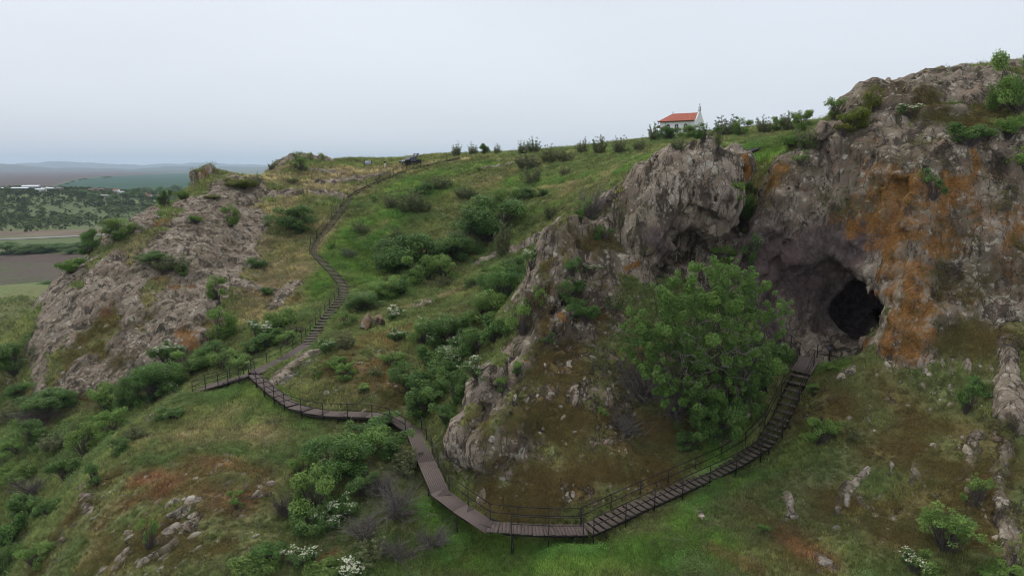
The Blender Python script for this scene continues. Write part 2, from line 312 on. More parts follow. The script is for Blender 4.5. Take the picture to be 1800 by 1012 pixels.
# ------------------------------------------------------------------ near ground as a solid: overhangs and the cave are real
def ell(p, c, rad, tilt=0.0):
    q = p - np.array(c); ct, st = math.cos(tilt), math.sin(tilt)
    x = q[..., 0] * ct + q[..., 2] * st; z = -q[..., 0] * st + q[..., 2] * ct
    k = np.sqrt((x / rad[0])**2 + (q[..., 1] / rad[1])**2 + (z / rad[2])**2)
    return (k - 1) * min(rad)
def smin(a, b, k):
    h = np.clip(0.5 + 0.5 * (b - a) / k, 0, 1); return b * (1 - h) + a * h - k * h * (1 - h)
FLOOR = P(1450, 612, 52.5).z
BOX = (-37.0, 43.5, 31.0, 76.0)
EXTRA = []
def build_solid(cell):
    xs = np.arange(BOX[0], BOX[1], cell); ys = np.arange(BOX[2], BOX[3], cell)
    X, Y = np.meshgrid(xs, ys, indexing='ij')
    h = H0(np.stack([X.ravel(), Y.ravel()], 1)).reshape(X.shape)
    gx, gy = np.gradient(h, cell); nrm = np.sqrt(1 + gx**2 + gy**2)
    zs = np.arange(h.min() - 2.5, h.max() + 3.5, cell)
    F = ((zs[None, None, :] - h[:, :, None]) / nrm[:, :, None]).astype(np.float32)
    def sub(box):
        i = [np.searchsorted(a, v) for a, v in ((xs, box[0]), (xs, box[1]), (ys, box[2]), (ys, box[3]), (zs, box[4]), (zs, box[5]))]
        sl_ = (slice(i[0], i[1]), slice(i[2], i[3]), slice(i[4], i[5]))
        g = np.stack(np.meshgrid(xs[sl_[0]], ys[sl_[1]], zs[sl_[2]], indexing='ij'), -1)
        return sl_, g
    def around(c, r): return (c[0] - r, c[0] + r, c[1] - r, c[1] + r, c[2] - r, c[2] + r)
    def add(px, py, Yd, rad, tilt=0, k=0.8):
        c = P(px, py, Yd); s_, g = sub(around(c, max(rad) + 1.5)); F[s_] = smin(F[s_], ell(g, c, rad, tilt).astype(np.float32), k)
    def cut(px, py, Yd, rad, tilt=0, k=0.6, floor=None):
        c = P(px, py, Yd); s_, g = sub(around(c, max(rad) + 1.5)); d = ell(g, c, rad, tilt)
        if floor is not None: d = np.maximum(d, floor - g[..., 2])
        F[s_] = -smin(-F[s_], d.astype(np.float32), k)
    # the big overhanging head of the crag and its undercut
    cut(1225, 440, 56.2, (3.8, 2.7, 1.5), 0.3)
    add(1210, 330, 59.0, (4.6, 4.2, 3.3), 0.3, 0.6)
    add(1240, 348, 57.6, (2.9, 3.0, 2.9), 0.5, 0.5)
    add(1168, 360, 57.0, (1.7, 2.6, 3.9), -0.3, 0.35)
    add(1118, 378, 57.2, (1.1, 2.2, 3.6), -0.28, 0.3)
    add(1085, 365, 58.4, (0.9, 1.8, 3.0), -0.5, 0.3)
    add(1215, 330, 56.6, (1.2, 1.6, 3.2), -0.35, 0.3)
    # ribs of bare rock down the left edge of the crag
    for px, py, Yd, rad, tl in ((975,440,55.6,(1.0,1.8,3.0),-.3),(950,520,53.4,(1.2,2.0,3.2),-.3),(985,490,53.6,(.8,1.5,2.4),-.2),(948,600,50.9,(.9,1.6,2.2),-.75),(905,650,49.2,(.6,1.3,1.7),-.8),
        (852,685,47.2,(.9,1.8,2.9),-.55),(815,755,44.4,(.8,1.6,1.9),-.6),(880,735,44.3,(.7,1.5,2.1),-.45),(858,790,42.4,(.8,1.5,2.2),-.25),(900,770,42.9,(.5,1.2,2.0),-.35),(835,790,43.0,(.6,1.2,1.6),-.4)):
        add(px, py, Yd, rad, tl, 0.25); EXTRA.append((np.array(P(px, py, Yd)), max(rad) * .8))
    add(1140, 430, 56.2, (1.8, 1.8, 1.3), 0.2, 0.3)
    add(1288, 290, 60.5, (1.5, 1.6, 1.6), 0.2, 0.3)
    # cliff: a shelter under the overhang, then the dark cave running back behind the orange pillar
    cut(1425, 528, 54.4, (5.2, 2.3, 3.7), 0.08, 0.9, FLOOR)
    cut(1480, 548, 53.2, (3.2, 3.2, 2.9), 0.0, 0.7, FLOOR)
    cut(1522, 540, 54.4, (1.6, 4.6, 2.8), -0.3, 0.3, FLOOR)
    cut(1526, 545, 55.6, (2.6, 4.2, 2.75), -0.05, 0.3, FLOOR)
    cut(1585, 552, 60.0, (3.6, 4.6, 2.6), 0, 0.3, FLOOR)
    # undercut below the slanting arm of rock high on the right
    cut(1745, 330, 49.0, (3.4, 1.3, 0.9), 0.9, 0.4)
    for px, py, Yd, r in ((1205,330,58,5.6),(1150,420,57,3.5),(1288,290,60.5,2.4),(1430,500,56,6.2),(1500,560,57,7.0),(1240,430,58,4)):
        EXTRA.append((np.array(P(px, py, Yd)), r))
    # roughness in a thin band round the surface
    idx = np.nonzero((F > -1.1) & (F < 2.1))
    p = np.stack([xs[idx[0]], ys[idx[1]], zs[idx[2]]], 1)
    w, up = rock_field(p)
    steep = sstep(1.5, 2.4, nrm[idx[0], idx[1]])
    w = np.maximum(w, steep * 0.8)
    for c_, r_ in EXTRA: w = np.maximum(w, 1 - sstep(0.75, 1.1, np.sqrt(((p - c_)**2).sum(1)) / r_))
    inn = 1 - 0.5 * (1 - sstep(.8, 1.15, np.sqrt((((p - np.array(P(1470, 540, 57)) ) / np.array([8.0, 6.0, 4.6]))**2).sum(1))))
    w = w * inn
    F[idx] -= (up * np.clip(0.5 + 1.5 * fbm(p * 0.45, 3, 91), 0.0, 1.3) + rough(p, w)).astype(np.float32)
    # surface nets
    S = F < 0
    nx, ny, nz = F.shape
    c = [(0,0,0),(1,0,0),(0,1,0),(1,1,0),(0,0,1),(1,0,1),(0,1,1),(1,1,1)]
    cnt = np.zeros((nx - 1, ny - 1, nz - 1), np.int8)
    for a in c: cnt += S[a[0]:nx - 1 + a[0], a[1]:ny - 1 + a[1], a[2]:nz - 1 + a[2]]
    act = np.nonzero((cnt > 0) & (cnt < 8))
    vid = np.full(cnt.shape, -1, np.int32); vid[act] = np.arange(len(act[0]))
    val = [F[act[0] + a[0], act[1] + a[1], act[2] + a[2]] for a in c]
    acc = np.zeros((len(act[0]), 3)); num = np.zeros(len(act[0]))
    for i in range(8):
        for j in range(i + 1, 8):
            d = np.abs(np.array(c[i]) - np.array(c[j])).sum()
            if d != 1: continue
            cr = (val[i] < 0) != (val[j] < 0); t = val[i] / (val[i] - val[j] + 1e-12)
            pos = np.array(c[i]) + t[:, None] * (np.array(c[j]) - np.array(c[i]))
            acc += np.where(cr[:, None], pos, 0); num += cr
    V = (np.stack(act, 1) + acc / num[:, None]) * cell + np.array([xs[0], ys[0], zs[0]])
    Q = []
    for ax in range(3):
        A = S.take(range(0, F.shape[ax] - 1), ax); B = S.take(range(1, F.shape[ax]), ax)
        u, w_ = [(1, 2), (2, 0), (0, 1)][ax]
        e_ = np.stack(np.nonzero(A != B), 1)
        ok = (e_[:, u] > 0) & (e_[:, w_] > 0) & (e_[:, u] < F.shape[u] - 1) & (e_[:, w_] < F.shape[w_] - 1); e_ = e_[ok]
        ins = A[tuple(e_.T)]
        def g(du, dw):
            k = e_.copy(); k[:, u] -= du; k[:, w_] -= dw; return vid[tuple(k.T)]
        q = np.stack([g(1, 1), g(0, 1), g(0, 0), g(1, 0)], 1)
        q[~ins] = q[~ins][:, ::-1]; Q.append(q)
    Q = np.concatenate(Q); Q = Q[(Q >= 0).all(1)]
    return V, Q
SOLID_V, SOLID_F = build_solid(CELL)
# ------------------------------------------------------------------ the rest of the hill as a sheet
def build_sheet(nth, nr):
    th = np.radians(np.linspace(-52, 52, nth)); r = np.exp(np.linspace(math.log(10), math.log(430), nr))
    R, T = np.meshgrid(r, th, indexing='ij')
    xy = np.stack([R * np.sin(T), R * np.cos(T)], -1).reshape(-1, 2)
    z = H0(xy); v = np.concatenate([xy, z[:, None]], 1)
    G = v.reshape(nr, nth, 3)
    tu = np.gradient(G, axis=1); tv = np.gradient(G, axis=0)
    n = np.cross(tu, tv).reshape(-1, 3); n /= np.linalg.norm(n, axis=1)[:, None] + 1e-9; n[n[:, 2] < 0] *= -1
    w, up = rock_field(v); w = np.maximum(w, sstep(1.5, 2.4, 1 / np.maximum(n[:, 2], .2)) * 0.8)
    d = up * np.clip(0.5 + 1.5 * fbm(v * 0.45, 3, 91), 0.0, 1.3) + 0.7 * rough(v, w) + 0.5 * w * fbm(v * np.array([.16, .16, .1]), 2, 95, .5, True)
    v = v + n * d[:, None]
    inside = (v[:, 0] > BOX[0] + .6) & (v[:, 0] < BOX[1] - .6) & (v[:, 1] > BOX[2] + .6) & (v[:, 1] < BOX[3] - .6)
    edge = (v[:, 0] > BOX[0]) & (v[:, 0] < BOX[1]) & (v[:, 1] > BOX[2]) & (v[:, 1] < BOX[3])
    v[edge, 2] -= 0.12
    i = np.arange(nr * nth).reshape(nr, nth)
    f = np.stack([i[:-1, :-1], i[:-1, 1:], i[1:, 1:], i[1:, :-1]], -1).reshape(-1, 4)
    f = f[~inside[f].all(1)]
    f = f[:, ::-1] if np.cross(v[f[0, 1]] - v[f[0, 0]], v[f[0, 2]] - v[f[0, 0]])[2] < 0 else f
    use = np.unique(f); m_ = np.full(len(v), -1, np.int64); m_[use] = np.arange(len(use))
    return v[use], m_[f]
SHEET_V, SHEET_F = build_sheet(NTH, NR)
# ================================================================== materials
def new_mat(name):
    mt = bpy.data.materials.new(name); mt.use_nodes = True
    nt = mt.node_tree; nt.nodes.clear()
    return mt, nt
class NB:
    """small node-building helper"""
    def __init__(s, nt): s.nt = nt
    def n(s, t, **k):
        o = s.nt.nodes.new(t)
        for a, b in k.items(): setattr(o, a, b)
        return o
    def l(s, a, b): s.nt.links.new(a, b)
    def val(s, sock, v):
        if hasattr(v, 'node'): s.l(v, sock)
        else: sock.default_value = v
    def math(s, op, a, b=0.0, clamp=False):
        o = s.n('ShaderNodeMath', operation=op, use_clamp=clamp); s.val(o.inputs[0], a); s.val(o.inputs[1], b); return o.outputs[0]
    def mix(s, f, a, b, blend='MIX'):
        o = s.n('ShaderNodeMix', data_type='RGBA', blend_type=blend); s.val(o.inputs['Factor'], f)
        for k, v in (('A', a), ('B', b)):
            if isinstance(v, tuple): v = (*v, 1) if len(v) == 3 else v
            s.val(o.inputs[k], v)
        return o.outputs['Result']
    def noise(s, scale, detail=3, vec=None, rough=0.55, out='Fac'):
        o = s.n('ShaderNodeTexNoise'); o.inputs['Scale'].default_value = scale; o.inputs['Detail'].default_value = detail; o.inputs['Roughness'].default_value = rough
        if vec is not None: s.l(vec, o.inputs['Vector'])
        return o.outputs[out]
    def vor(s, scale, vec=None, feature='F1', out='Distance', rnd=1.0):
        o = s.n('ShaderNodeTexVoronoi', feature=feature); o.inputs['Scale'].default_value = scale; o.inputs['Randomness'].default_value = rnd
        if vec is not None: s.l(vec, o.inputs['Vector'])
        return o.outputs[out]
    def ss(s, x, a, b):
        o = s.n('ShaderNodeMapRange', interpolation_type='SMOOTHSTEP'); s.val(o.inputs['Value'], x)
        o.inputs['From Min'].default_value = a; o.inputs['From Max'].default_value = b
        return o.outputs[0]
    def attr(s, name, out='Fac', kind='GEOMETRY'):
        o = s.n('ShaderNodeAttribute', attribute_name=name, attribute_type=kind); return o.outputs[out]
    def bsdf(s, col, rough=0.9, bump=None, bstr=0.5, bdist=0.1, spec=0.2, metal=0.0):
        o = s.n('ShaderNodeBsdfPrincipled'); s.val(o.inputs['Base Color'], col if not isinstance(col, tuple) else (*col[:3], 1)); s.val(o.inputs['Roughness'], rough)
        o.inputs['Specular IOR Level'].default_value = spec; o.inputs['Metallic'].default_value = metal
        if bump is not None:
            b = s.n('ShaderNodeBump'); b.inputs['Strength'].default_value = bstr; b.inputs['Distance'].default_value = bdist
            s.l(bump, b.inputs['Height']); s.l(b.outputs[0], o.inputs['Normal'])
        return o.outputs[0]
    def out(s, sh):
        o = s.n('ShaderNodeOutputMaterial'); s.l(sh, o.inputs['Surface'])
def simple(name, col, rough=0.7, var=0.12, scale=6.0, metal=0.0, spec=0.3, bstr=0.15):
    """plain painted / built surface with slight unevenness"""
    mt, nt = new_mat(name); b = NB(nt)
    tc = b.n('ShaderNodeTexCoord').outputs['Object']
    nz = b.noise(scale, 4, tc)
    c = b.mix(b.ss(nz, 0.3, 0.7), tuple(x * (1 - var) for x in col), tuple(min(1, x * (1 + var)) for x in col))
    b.out(b.bsdf(c, rough, nz, bstr, 0.02, spec, metal)); return mt

# ---- rock colour shared by the terrain and the loose rocks
def rock_colour(b, vec, orange=None, purple=None, moss=0.0, mossy=None):
    n1 = b.noise(0.35, 5, vec, 0.62); n2 = b.noise(2.0, 6, vec, 0.7); n3 = b.noise(6.5, 4, vec, 0.7)
    wp = b.n('ShaderNodeMapping'); wp.inputs['Scale'].default_value = (1.5, 1.5, 0.42); wp.inputs['Rotation'].default_value = (0.35, 0.4, 0); b.l(vec, wp.inputs[0])
    dst = b.n('ShaderNodeVectorMath', operation='ADD'); b.l(wp.outputs[0], dst.inputs[0]); nv = b.n('ShaderNodeVectorMath', operation='SCALE'); b.l(b.noise(0.9, 3, vec, .6, 'Color'), nv.inputs[0]); nv.inputs['Scale'].default_value = 1.1; b.l(nv.outputs[0], dst.inputs[1])
    dv = dst.outputs[0]
    n4 = b.noise(0.8, 7, dv, 0.72)
    cr = b.vor(0.6, dv, 'DISTANCE_TO_EDGE'); cb = b.n('ShaderNodeSeparateColor'); b.l(b.vor(0.6, dv, 'F1', 'Color'), cb.inputs[0]); cb2 = b.n('ShaderNodeSeparateColor'); b.l(b.vor(1.9, dv, 'F1', 'Color'), cb2.inputs[0])
    blk, blk2 = cb.outputs[0], cb2.outputs[0]
    base = b.mix(b.ss(n1, 0.36, 0.64), (0.175, 0.132, 0.092), (0.265, 0.208, 0.155))
    base = b.mix(b.math('MULTIPLY', b.ss(n4, 0.42, 0.62), 0.85), base, (0.40, 0.335, 0.255))             # weathered pale faces
    base = b.mix(b.math('MULTIPLY', blk, 0.35), base, (0.2, 0.165, 0.135))                              # each block weathers its own way
    if mossy is not None: base = b.mix(b.math('MULTIPLY', mossy, 0.85), base, (0.075, 0.058, 0.038))
    base = b.mix(b.math('MULTIPLY', b.ss(b.math('ADD', b.math('MULTIPLY', n2, .75), b.math('MULTIPLY', n1, .3)), 0.56, 0.63), 0.75), base, (0.47, 0.435, 0.34))   # crust lichen
    base = b.mix(b.math('MULTIPLY', b.ss(b.noise(0.9, 5, vec, .7), 0.55, 0.68), 0.6), base, (0.26, 0.155, 0.11))   # pinkish fresh stone
    base = b.mix(b.math('MULTIPLY', b.ss(b.noise(0.5, 8, dv, .78), 0.505, 0.56), 0.88), base, (0.05, 0.04, 0.03))   # dark lichen patches
    base = b.mix(b.math('MULTIPLY', b.ss(n3, 0.55, 0.68), 0.5), base, (0.065, 0.052, 0.04))
    base = b.mix(b.math('MULTIPLY', b.math('MULTIPLY', b.math('SUBTRACT', 1.0, b.ss(cr, 0.0, 0.05)), b.ss(n2, .42, .55)), 0.8), base, (0.03, 0.025, 0.018))
    if purple is not None:
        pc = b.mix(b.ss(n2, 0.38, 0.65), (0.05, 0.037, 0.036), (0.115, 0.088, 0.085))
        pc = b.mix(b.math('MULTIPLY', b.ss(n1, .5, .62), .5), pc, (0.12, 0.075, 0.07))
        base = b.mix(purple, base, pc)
    if orange is not None:
        on = b.math('ADD', b.math('MULTIPLY', orange, 1.15), b.math('MULTIPLY', b.math('SUBTRACT', b.noise(0.8, 9, vec, 0.78), 0.5), 2.1))
        oc = b.mix(b.ss(n3, 0.35, 0.65), (0.12, 0.06, 0.018), (0.3, 0.13, 0.026))
        base = b.mix(b.math('MULTIPLY', b.ss(on, 0.36, 0.7), 0.8), base, oc)
    if moss != 0.0:
        nz = b.n('ShaderNodeSeparateXYZ'); b.l(b.n('ShaderNodeNewGeometry').outputs['Normal'], nz.inputs[0])
        mf = b.math('ADD', b.math('MULTIPLY', b.noise(0.65, 6, vec, 0.72), 1.0), b.math('MULTIPLY', nz.outputs[2], 0.2))
        mf = b.math('SUBTRACT', mf, b.math('MULTIPLY', purple, .5)) if purple is not None else mf
        if mossy is not None: mf = b.math('ADD', mf, b.math('MULTIPLY', mossy, .22))
        mc = b.mix(b.ss(n2, .4, .6), (0.06, 0.046, 0.017), (0.115, 0.09, 0.032))
        base = b.mix(b.math('MULTIPLY', b.ss(mf, 0.66 - moss, 0.74 - moss), 0.9), base, mc)
    hgt = b.math('ADD', b.math('MULTIPLY', n4, 0.8), b.math('ADD', b.math('MULTIPLY', n2, 0.5), b.math('MULTIPLY', n3, 0.2)))
    hgt = b.math('ADD', hgt, b.math('MULTIPLY', blk, 0.3)); hgt = b.math('ADD', hgt, b.math('MULTIPLY', blk2, 0.16)); hgt = b.math('ADD', hgt, b.math('MULTIPLY', b.ss(cr, 0.0, 0.08), 0.15))
    return base, hgt
def terrain_mat():
    mt, nt = new_mat('hillside_ground'); b = NB(nt)
    vec = b.n('ShaderNodeNewGeometry').outputs['Position']
    tint = b.attr('tint', 'Color'); w = b.attr('rock'); sp = b.attr('speck')
    rc, rh = rock_colour(b, vec, b.attr('orange'), b.attr('purple'), 0.0, sp)
    nrm = b.n('ShaderNodeSeparateXYZ'); b.l(b.n('ShaderNodeNewGeometry').outputs['Normal'], nrm.inputs[0])
    # ground: earth, moss, thatch
    g1 = b.noise(1.3, 6, vec, 0.7); g2 = b.noise(6.0, 4, vec, 0.7)
    k = b.math('ADD', b.math('MULTIPLY', g1, 1.1), b.math('MULTIPLY', g2, 0.8))
    gm = b.n('ShaderNodeMapRange'); b.l(k, gm.inputs['Value']); gm.inputs['From Min'].default_value = 0.6; gm.inputs['From Max'].default_value = 1.3; gm.inputs['To Min'].default_value = 0.3; gm.inputs['To Max'].default_value = 1.8
    gc = b.n('ShaderNodeVectorMath', operation='SCALE'); b.l(tint, gc.inputs[0]); b.l(gm.outputs[0], gc.inputs['Scale'])
    ground = b.mix(b.math('MULTIPLY', b.ss(b.noise(0.8, 4, vec), 0.55, 0.7), 0.4), gc.outputs[0], (0.06, 0.045, 0.028))
    # where rock shows through
    fr = b.math('ADD', w, b.math('MULTIPLY', b.math('SUBTRACT', b.noise(0.9, 6, vec, 0.74), 0.5), 1.7))
    fr = b.math('SUBTRACT', fr, b.math('MULTIPLY', b.ss(nrm.outputs[2], 0.6, 0.97), 0.14))
    rockf = b.ss(fr, 0.36, 0.52)
    v1 = b.math('ADD', b.vor(1.0, vec), b.math('MULTIPLY', b.math('SUBTRACT', g2, 0.5), 0.45))
    spf = b.math('MULTIPLY', b.ss(b.math('SUBTRACT', b.math('MULTIPLY', sp, 0.4), v1), -0.04, 0.05), b.ss(g1, 0.42, 0.52))
    f = b.math('MAXIMUM', rockf, spf)
    col = b.mix(f, ground, rc)
    hb = b.math('ADD', b.math('MULTIPLY', k, 0.5), 0)
    hmix = b.n('ShaderNodeMix', data_type='FLOAT'); b.l(f, hmix.inputs['Factor']); b.l(hb, hmix.inputs['A']); b.l(b.math('ADD', rh, 0.25), hmix.inputs['B'])
    b.out(b.bsdf(col, 0.95, hmix.outputs['Result'], 1.0, 0.27, 0.1)); return mt
M_TERRAIN = terrain_mat()
def loose_rock_mat(name, orange=0.0):
    mt, nt = new_mat(name); b = NB(nt)
    vec = b.n('ShaderNodeNewGeometry').outputs['Position']
    v = b.n('ShaderNodeValue'); v.outputs[0].default_value = orange
    rc, rh = rock_colour(b, vec, v.outputs[0])
    ln = b.ss(b.noise(1.2, 3, vec), 0.35, 0.65)
    rc = b.mix(b.math('MULTIPLY', ln, 0.35), rc, (0.34, 0.325, 0.285))
    b.out(b.bsdf(rc, 0.95, rh, 0.8, 0.12, 0.1)); return mt
M_ROCK = loose_rock_mat('lichen_rock', 0.05); M_ROCK_O = loose_rock_mat('orange_lichen_rock', 0.42)

# ------------------------------------------------------------------ where the photo's ground covers lie
BVH = BVHTree.FromPolygons([tuple(a) for a in np.concatenate([SOLID_V, SHEET_V])], np.concatenate([SOLID_F, SHEET_F + len(SOLID_V)]).tolist())
CAM = Vector((0, 0, ZC))
def hit(px, py):
    d = Vector(ray(px, py)).normalized()
    h, n, i, t = BVH.ray_cast(CAM, d)
    return (h, n) if h is not None else (None, None)
def at(px, py):
    h, n = hit(px, py); k = 0
    while h is None and k < 60: k += 1; h, n = hit(px, py + k)
    return h
def ground(x, y, top=None):
    h, n, i, t = BVH.ray_cast(Vector((x, y, top if top else ZC + 40)), Vector((0, 0, -1))); return h
GC = dict(lush=(0.125, 0.205, 0.05), green=(0.135, 0.17, 0.066), dry=(0.29, 0.235, 0.14), moss=(0.122, 0.086, 0.034), red=(0.23, 0.11, 0.066), olive=(0.145, 0.15, 0.064), earth=(0.1, 0.075, 0.055), floor=(0.1, 0.085, 0.07))
ZONES = [
('lush',760,330,620,430,50,.9),('lush',620,400,600,480,40,.9),('lush',640,460,680,520,50,.8),('lush',900,320,1100,300,34,.7),('lush',1100,280,1420,250,34,.9),('lush',1300,290,1400,300,40,.9),
('lush',950,372,1000,352,26,.6),('lush',760,900,900,990,66,1),('lush',900,990,1250,960,60,1),('lush',700,980,800,960,60,.8),('lush',1200,920,1260,800,40,.9),('lush',1280,760,1310,690,40,.9),
('lush',575,560,540,590,16,.9),('lush',470,690,540,745,26,.9),('lush',460,690,390,695,26,.8),('lush',1430,740,1300,850,34,.8),('lush',560,450,570,520,24,.8),('lush',1440,650,1480,640,22,.9),('lush',740,740,760,700,24,.9),
('lush',700,330,860,290,30,.7),('green',330,700,560,760,60,.6),('green',60,800,200,760,80,.7),('green',20,900,60,960,80,.7),('lush',1000,900,1060,880,18,.4),
('dry',480,310,700,300,26,.9),('dry',440,300,620,335,36,.75),('dry',450,360,560,400,36,.7),('dry',520,420,540,480,32,.7),('dry',480,470,460,560,44,.6),('dry',420,560,500,480,34,.5),('dry',700,292,830,278,8,.9),
('dry',960,332,1080,300,16,.8),('dry',1000,322,960,400,20,.6),('dry',620,572,800,512,13,.9),('dry',800,510,930,455,13,.9),('dry',640,520,680,512,13,.9),('dry',380,330,450,300,18,.5),('dry',400,760,480,770,40,.5),
('dry',640,420,680,390,12,.5),('dry',600,380,560,440,8,.8),('dry',1060,320,1130,270,14,.5),('dry',840,330,1000,270,14,.5),('dry',60,700,20,660,20,.5),('dry',330,760,420,720,30,.4),('dry',1560,215,1740,125,14,.35),
('moss',1000,600,900,860,80,1),('moss',1000,450,1050,560,56,1),('moss',1100,820,1000,700,90,1),('moss',900,880,1150,830,46,.95),('moss',1450,700,1700,800,110,.85),('moss',1500,900,1700,950,100,.85),('moss',1350,920,1450,1000,70,.6),
('moss',600,640,690,690,56,.8),('moss',60,1000,200,830,36,.95),('moss',180,560,120,640,44,.9),('moss',150,640,250,560,44,.8),('moss',1100,700,1180,760,60,.9),('moss',250,960,420,960,60,.7),('moss',1560,160,1760,220,70,.9),('moss',1640,420,1780,480,90,.9),('moss',1500,260,1760,320,80,.8),('moss',1450,300,1350,330,50,.6),('moss',1080,360,1160,420,50,.5),('moss',1600,560,1780,600,60,.8),('moss',870,660,830,780,30,.5),
('moss',220,480,320,480,20,.7),('moss',360,470,330,490,20,.5),('moss',1720,860,1730,960,40,.7),
('red',250,840,350,830,30,.75),('red',230,885,300,850,26,.7),('red',330,805,460,830,22,.55),('red',690,590,740,570,24,.5),('red',640,600,700,660,40,.45),('red',340,378,260,392,16,.8),('red',200,520,185,545,16,.9),('red',660,505,740,480,13,.6),
('red',200,900,160,980,30,.35),('red',380,900,470,850,30,.4),('red',1350,930,1450,980,26,.35),('red',570,985,590,970,12,.7),('red',280,485,300,500,12,.7),('red',440,500,520,530,20,.3),('red',1250,965,1330,1000,20,.4),
('dry',430,340,330,420,40,.8),('dry',400,430,300,520,50,.6),('moss',360,560,300,620,40,.6),('dry',250,420,180,480,40,.5),('dry',480,300,690,296,16,1),('dry',560,330,500,360,30,.8),('dry',740,290,830,280,7,1),('dry',460,420,470,500,30,.7),('moss',200,960,450,900,80,.55),('dry',250,780,450,760,50,.5),('moss',230,880,420,860,60,.4),('red',300,860,420,880,40,.4),('red',1380,940,1460,990,30,.4),('moss',300,420,220,470,30,.4),('moss',260,600,150,690,50,.6),('moss',1010,430,960,560,50,.7),('moss',1350,360,1330,300,30,.6),('moss',1400,300,1500,380,60,.6),('moss',1560,380,1700,420,80,.7),('moss',990,420,960,560,60,.9),('moss',1060,430,1020,520,50,.9),('earth',20,800,90,740,12,.6),('floor',1400,605,1520,612,30,1.0),('floor',1420,630,1490,622,18,.9),('earth',610,540,640,510,6,.8),('earth',1500,640,1440,690,10,.3),
]
ORANGE = [(1560,400,1650,420,56,.55),(1540,350,1480,380,40,.42),(1600,330,1660,350,50,.35),(1720,380,1790,420,50,.4),(1620,560,1600,640,36,.45),(1480,300,1540,300,40,.25),(1680,260,1740,300,40,.3),(1760,470,1790,520,40,.3),(1565,440,1550,600,34,.65),(1580,360,1500,400,32,.55),(1605,460,1600,620,46,.58),(1560,330,1640,340,48,.6),(1660,310,1700,330,18,.6),(1790,380,1770,460,32,.5),(1350,330,1370,300,22,.6),(1311,275,1314,312,13,.8),(1100,472,1122,462,6,.9),
(983,553,992,563,8,.8),(925,632,962,628,8,.8),(990,645,995,650,5,.7),(1590,600,1640,640,30,.4),(1705,265,1720,290,14,.6),(320,585,335,608,24,.5),(280,500,340,505,8,.5),(345,312,368,300,10,.6),(1690,330,1720,290,10,.6),(1640,520,1700,560,50,.3),(1545,480,1520,610,14,.55),(1520,240,1560,260,20,.35),(1740,350,1780,440,30,.35),(1400,330,1450,330,20,.25),(655,553,668,560,10,.4)]
PURPLE = [(1345,430,1360,590,40,.9),(1350,450,1520,560,80,1.0),(1430,430,1500,440,50,.9),(1155,415,1170,440,18,.8),(1180,400,1215,405,14,.7),(1180,440,1240,440,22,.4)]
def zone_weight(p, a, b, r, wob):
    lo = np.minimum(a, b) - 1.7 * r; hi = np.maximum(a, b) + 1.7 * r
    s = np.nonzero(((p > lo) & (p < hi)).all(1))[0]
    return s, 1 - sstep(0.2, 1.5, capsule_d(p[s], a, b) / r * np.clip(1 + 0.8 * wob[s], .4, 2))
def ends(x1, y1, x2, y2, r):
    a, b = np.array(at(x1, y1)), np.array(at(x2, y2)); return a, b, r * (a[1] + b[1]) * .5 / FPX
def paint(v, nz):
    """ground tint, rock weight and lichen weights at every vertex"""
    wob = fbm(v * 0.35, 4, 201, 0.6)
    big = fbm(v * 0.09, 3, 211); med = fbm(v * 0.5, 3, 221)
    col = np.empty((len(v), 3)); t = np.clip(0.5 + 0.9 * big + 0.5 * med, 0, 1)[:, None]
    col[:] = np.array(GC['green']) * (1 - t) + np.array(GC['olive']) * t
    sp = np.zeros(len(v)) + 0.12
    for key, x1, y1, x2, y2, r, k in ZONES:
        a, b, R = ends(x1, y1, x2, y2, r)
        s, w = zone_weight(v, a, b, R, wob)
        w = (w * k * np.clip(0.85 + 1.1 * med[s] + .5 * wob[s], 0.1, 1.15)).clip(0, 1)[:, None]
        col[s] = col[s] * (1 - w) + np.array(GC[key]) * w
        if key in ('moss', 'dry', 'red'): sp[s] = np.maximum(sp[s], w[:, 0] * (1.0 if key == 'moss' else 0.75))
        if key in ('lush', 'floor'): sp[s] *= 1 - w[:, 0]
    rock, _ = rock_field(v)
    steep = sstep(0.72, 0.45, nz)
    rock = np.maximum(rock, 0.85 * steep)
    for c_, r_ in EXTRA: rock = np.maximum(rock, 1 - sstep(0.8, 1.1, np.sqrt(((v - c_)**2).sum(1)) / r_))
    org = np.zeros(len(v)); pur = np.zeros(len(v))
    for arr, lst in ((org, ORANGE), (pur, PURPLE)):
        for x1, y1, x2, y2, r, k in lst:
            a, b, R = ends(x1, y1, x2, y2, r); s, w = zone_weight(v, a, b, R, wob); arr[s] = np.maximum(arr[s], w * k)
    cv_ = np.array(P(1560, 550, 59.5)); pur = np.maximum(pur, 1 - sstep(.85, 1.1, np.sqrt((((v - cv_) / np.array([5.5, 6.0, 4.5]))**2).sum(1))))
    return col, rock, sp, org, pur
def normals(v, f):
    n = np.zeros_like(v); fn = np.cross(v[f[:, 2]] - v[f[:, 0]], v[f[:, 3]] - v[f[:, 1]])
    for k in range(4):
        for c_ in range(3): n[:, c_] += np.bincount(f[:, k], fn[:, c_], len(v))
    return n / (np.linalg.norm(n, axis=1)[:, None] + 1e-12)
def put_attrs(me, col, rock, sp, org, pur):
    a = me.attributes.new('tint', 'FLOAT_COLOR', 'POINT'); c = np.ones((len(col), 4), np.float32); c[:, :3] = col; a.data.foreach_set('color', c.ravel())
    for nme, arr in (('rock', rock), ('speck', sp), ('orange', org), ('purple', pur)):
        a = me.attributes.new(nme, 'FLOAT', 'POINT'); a.data.foreach_set('value', np.ascontiguousarray(arr, dtype=np.float32))
SURF = []                                   # (verts, faces, normals, tint, rock) of every ground piece, for planting
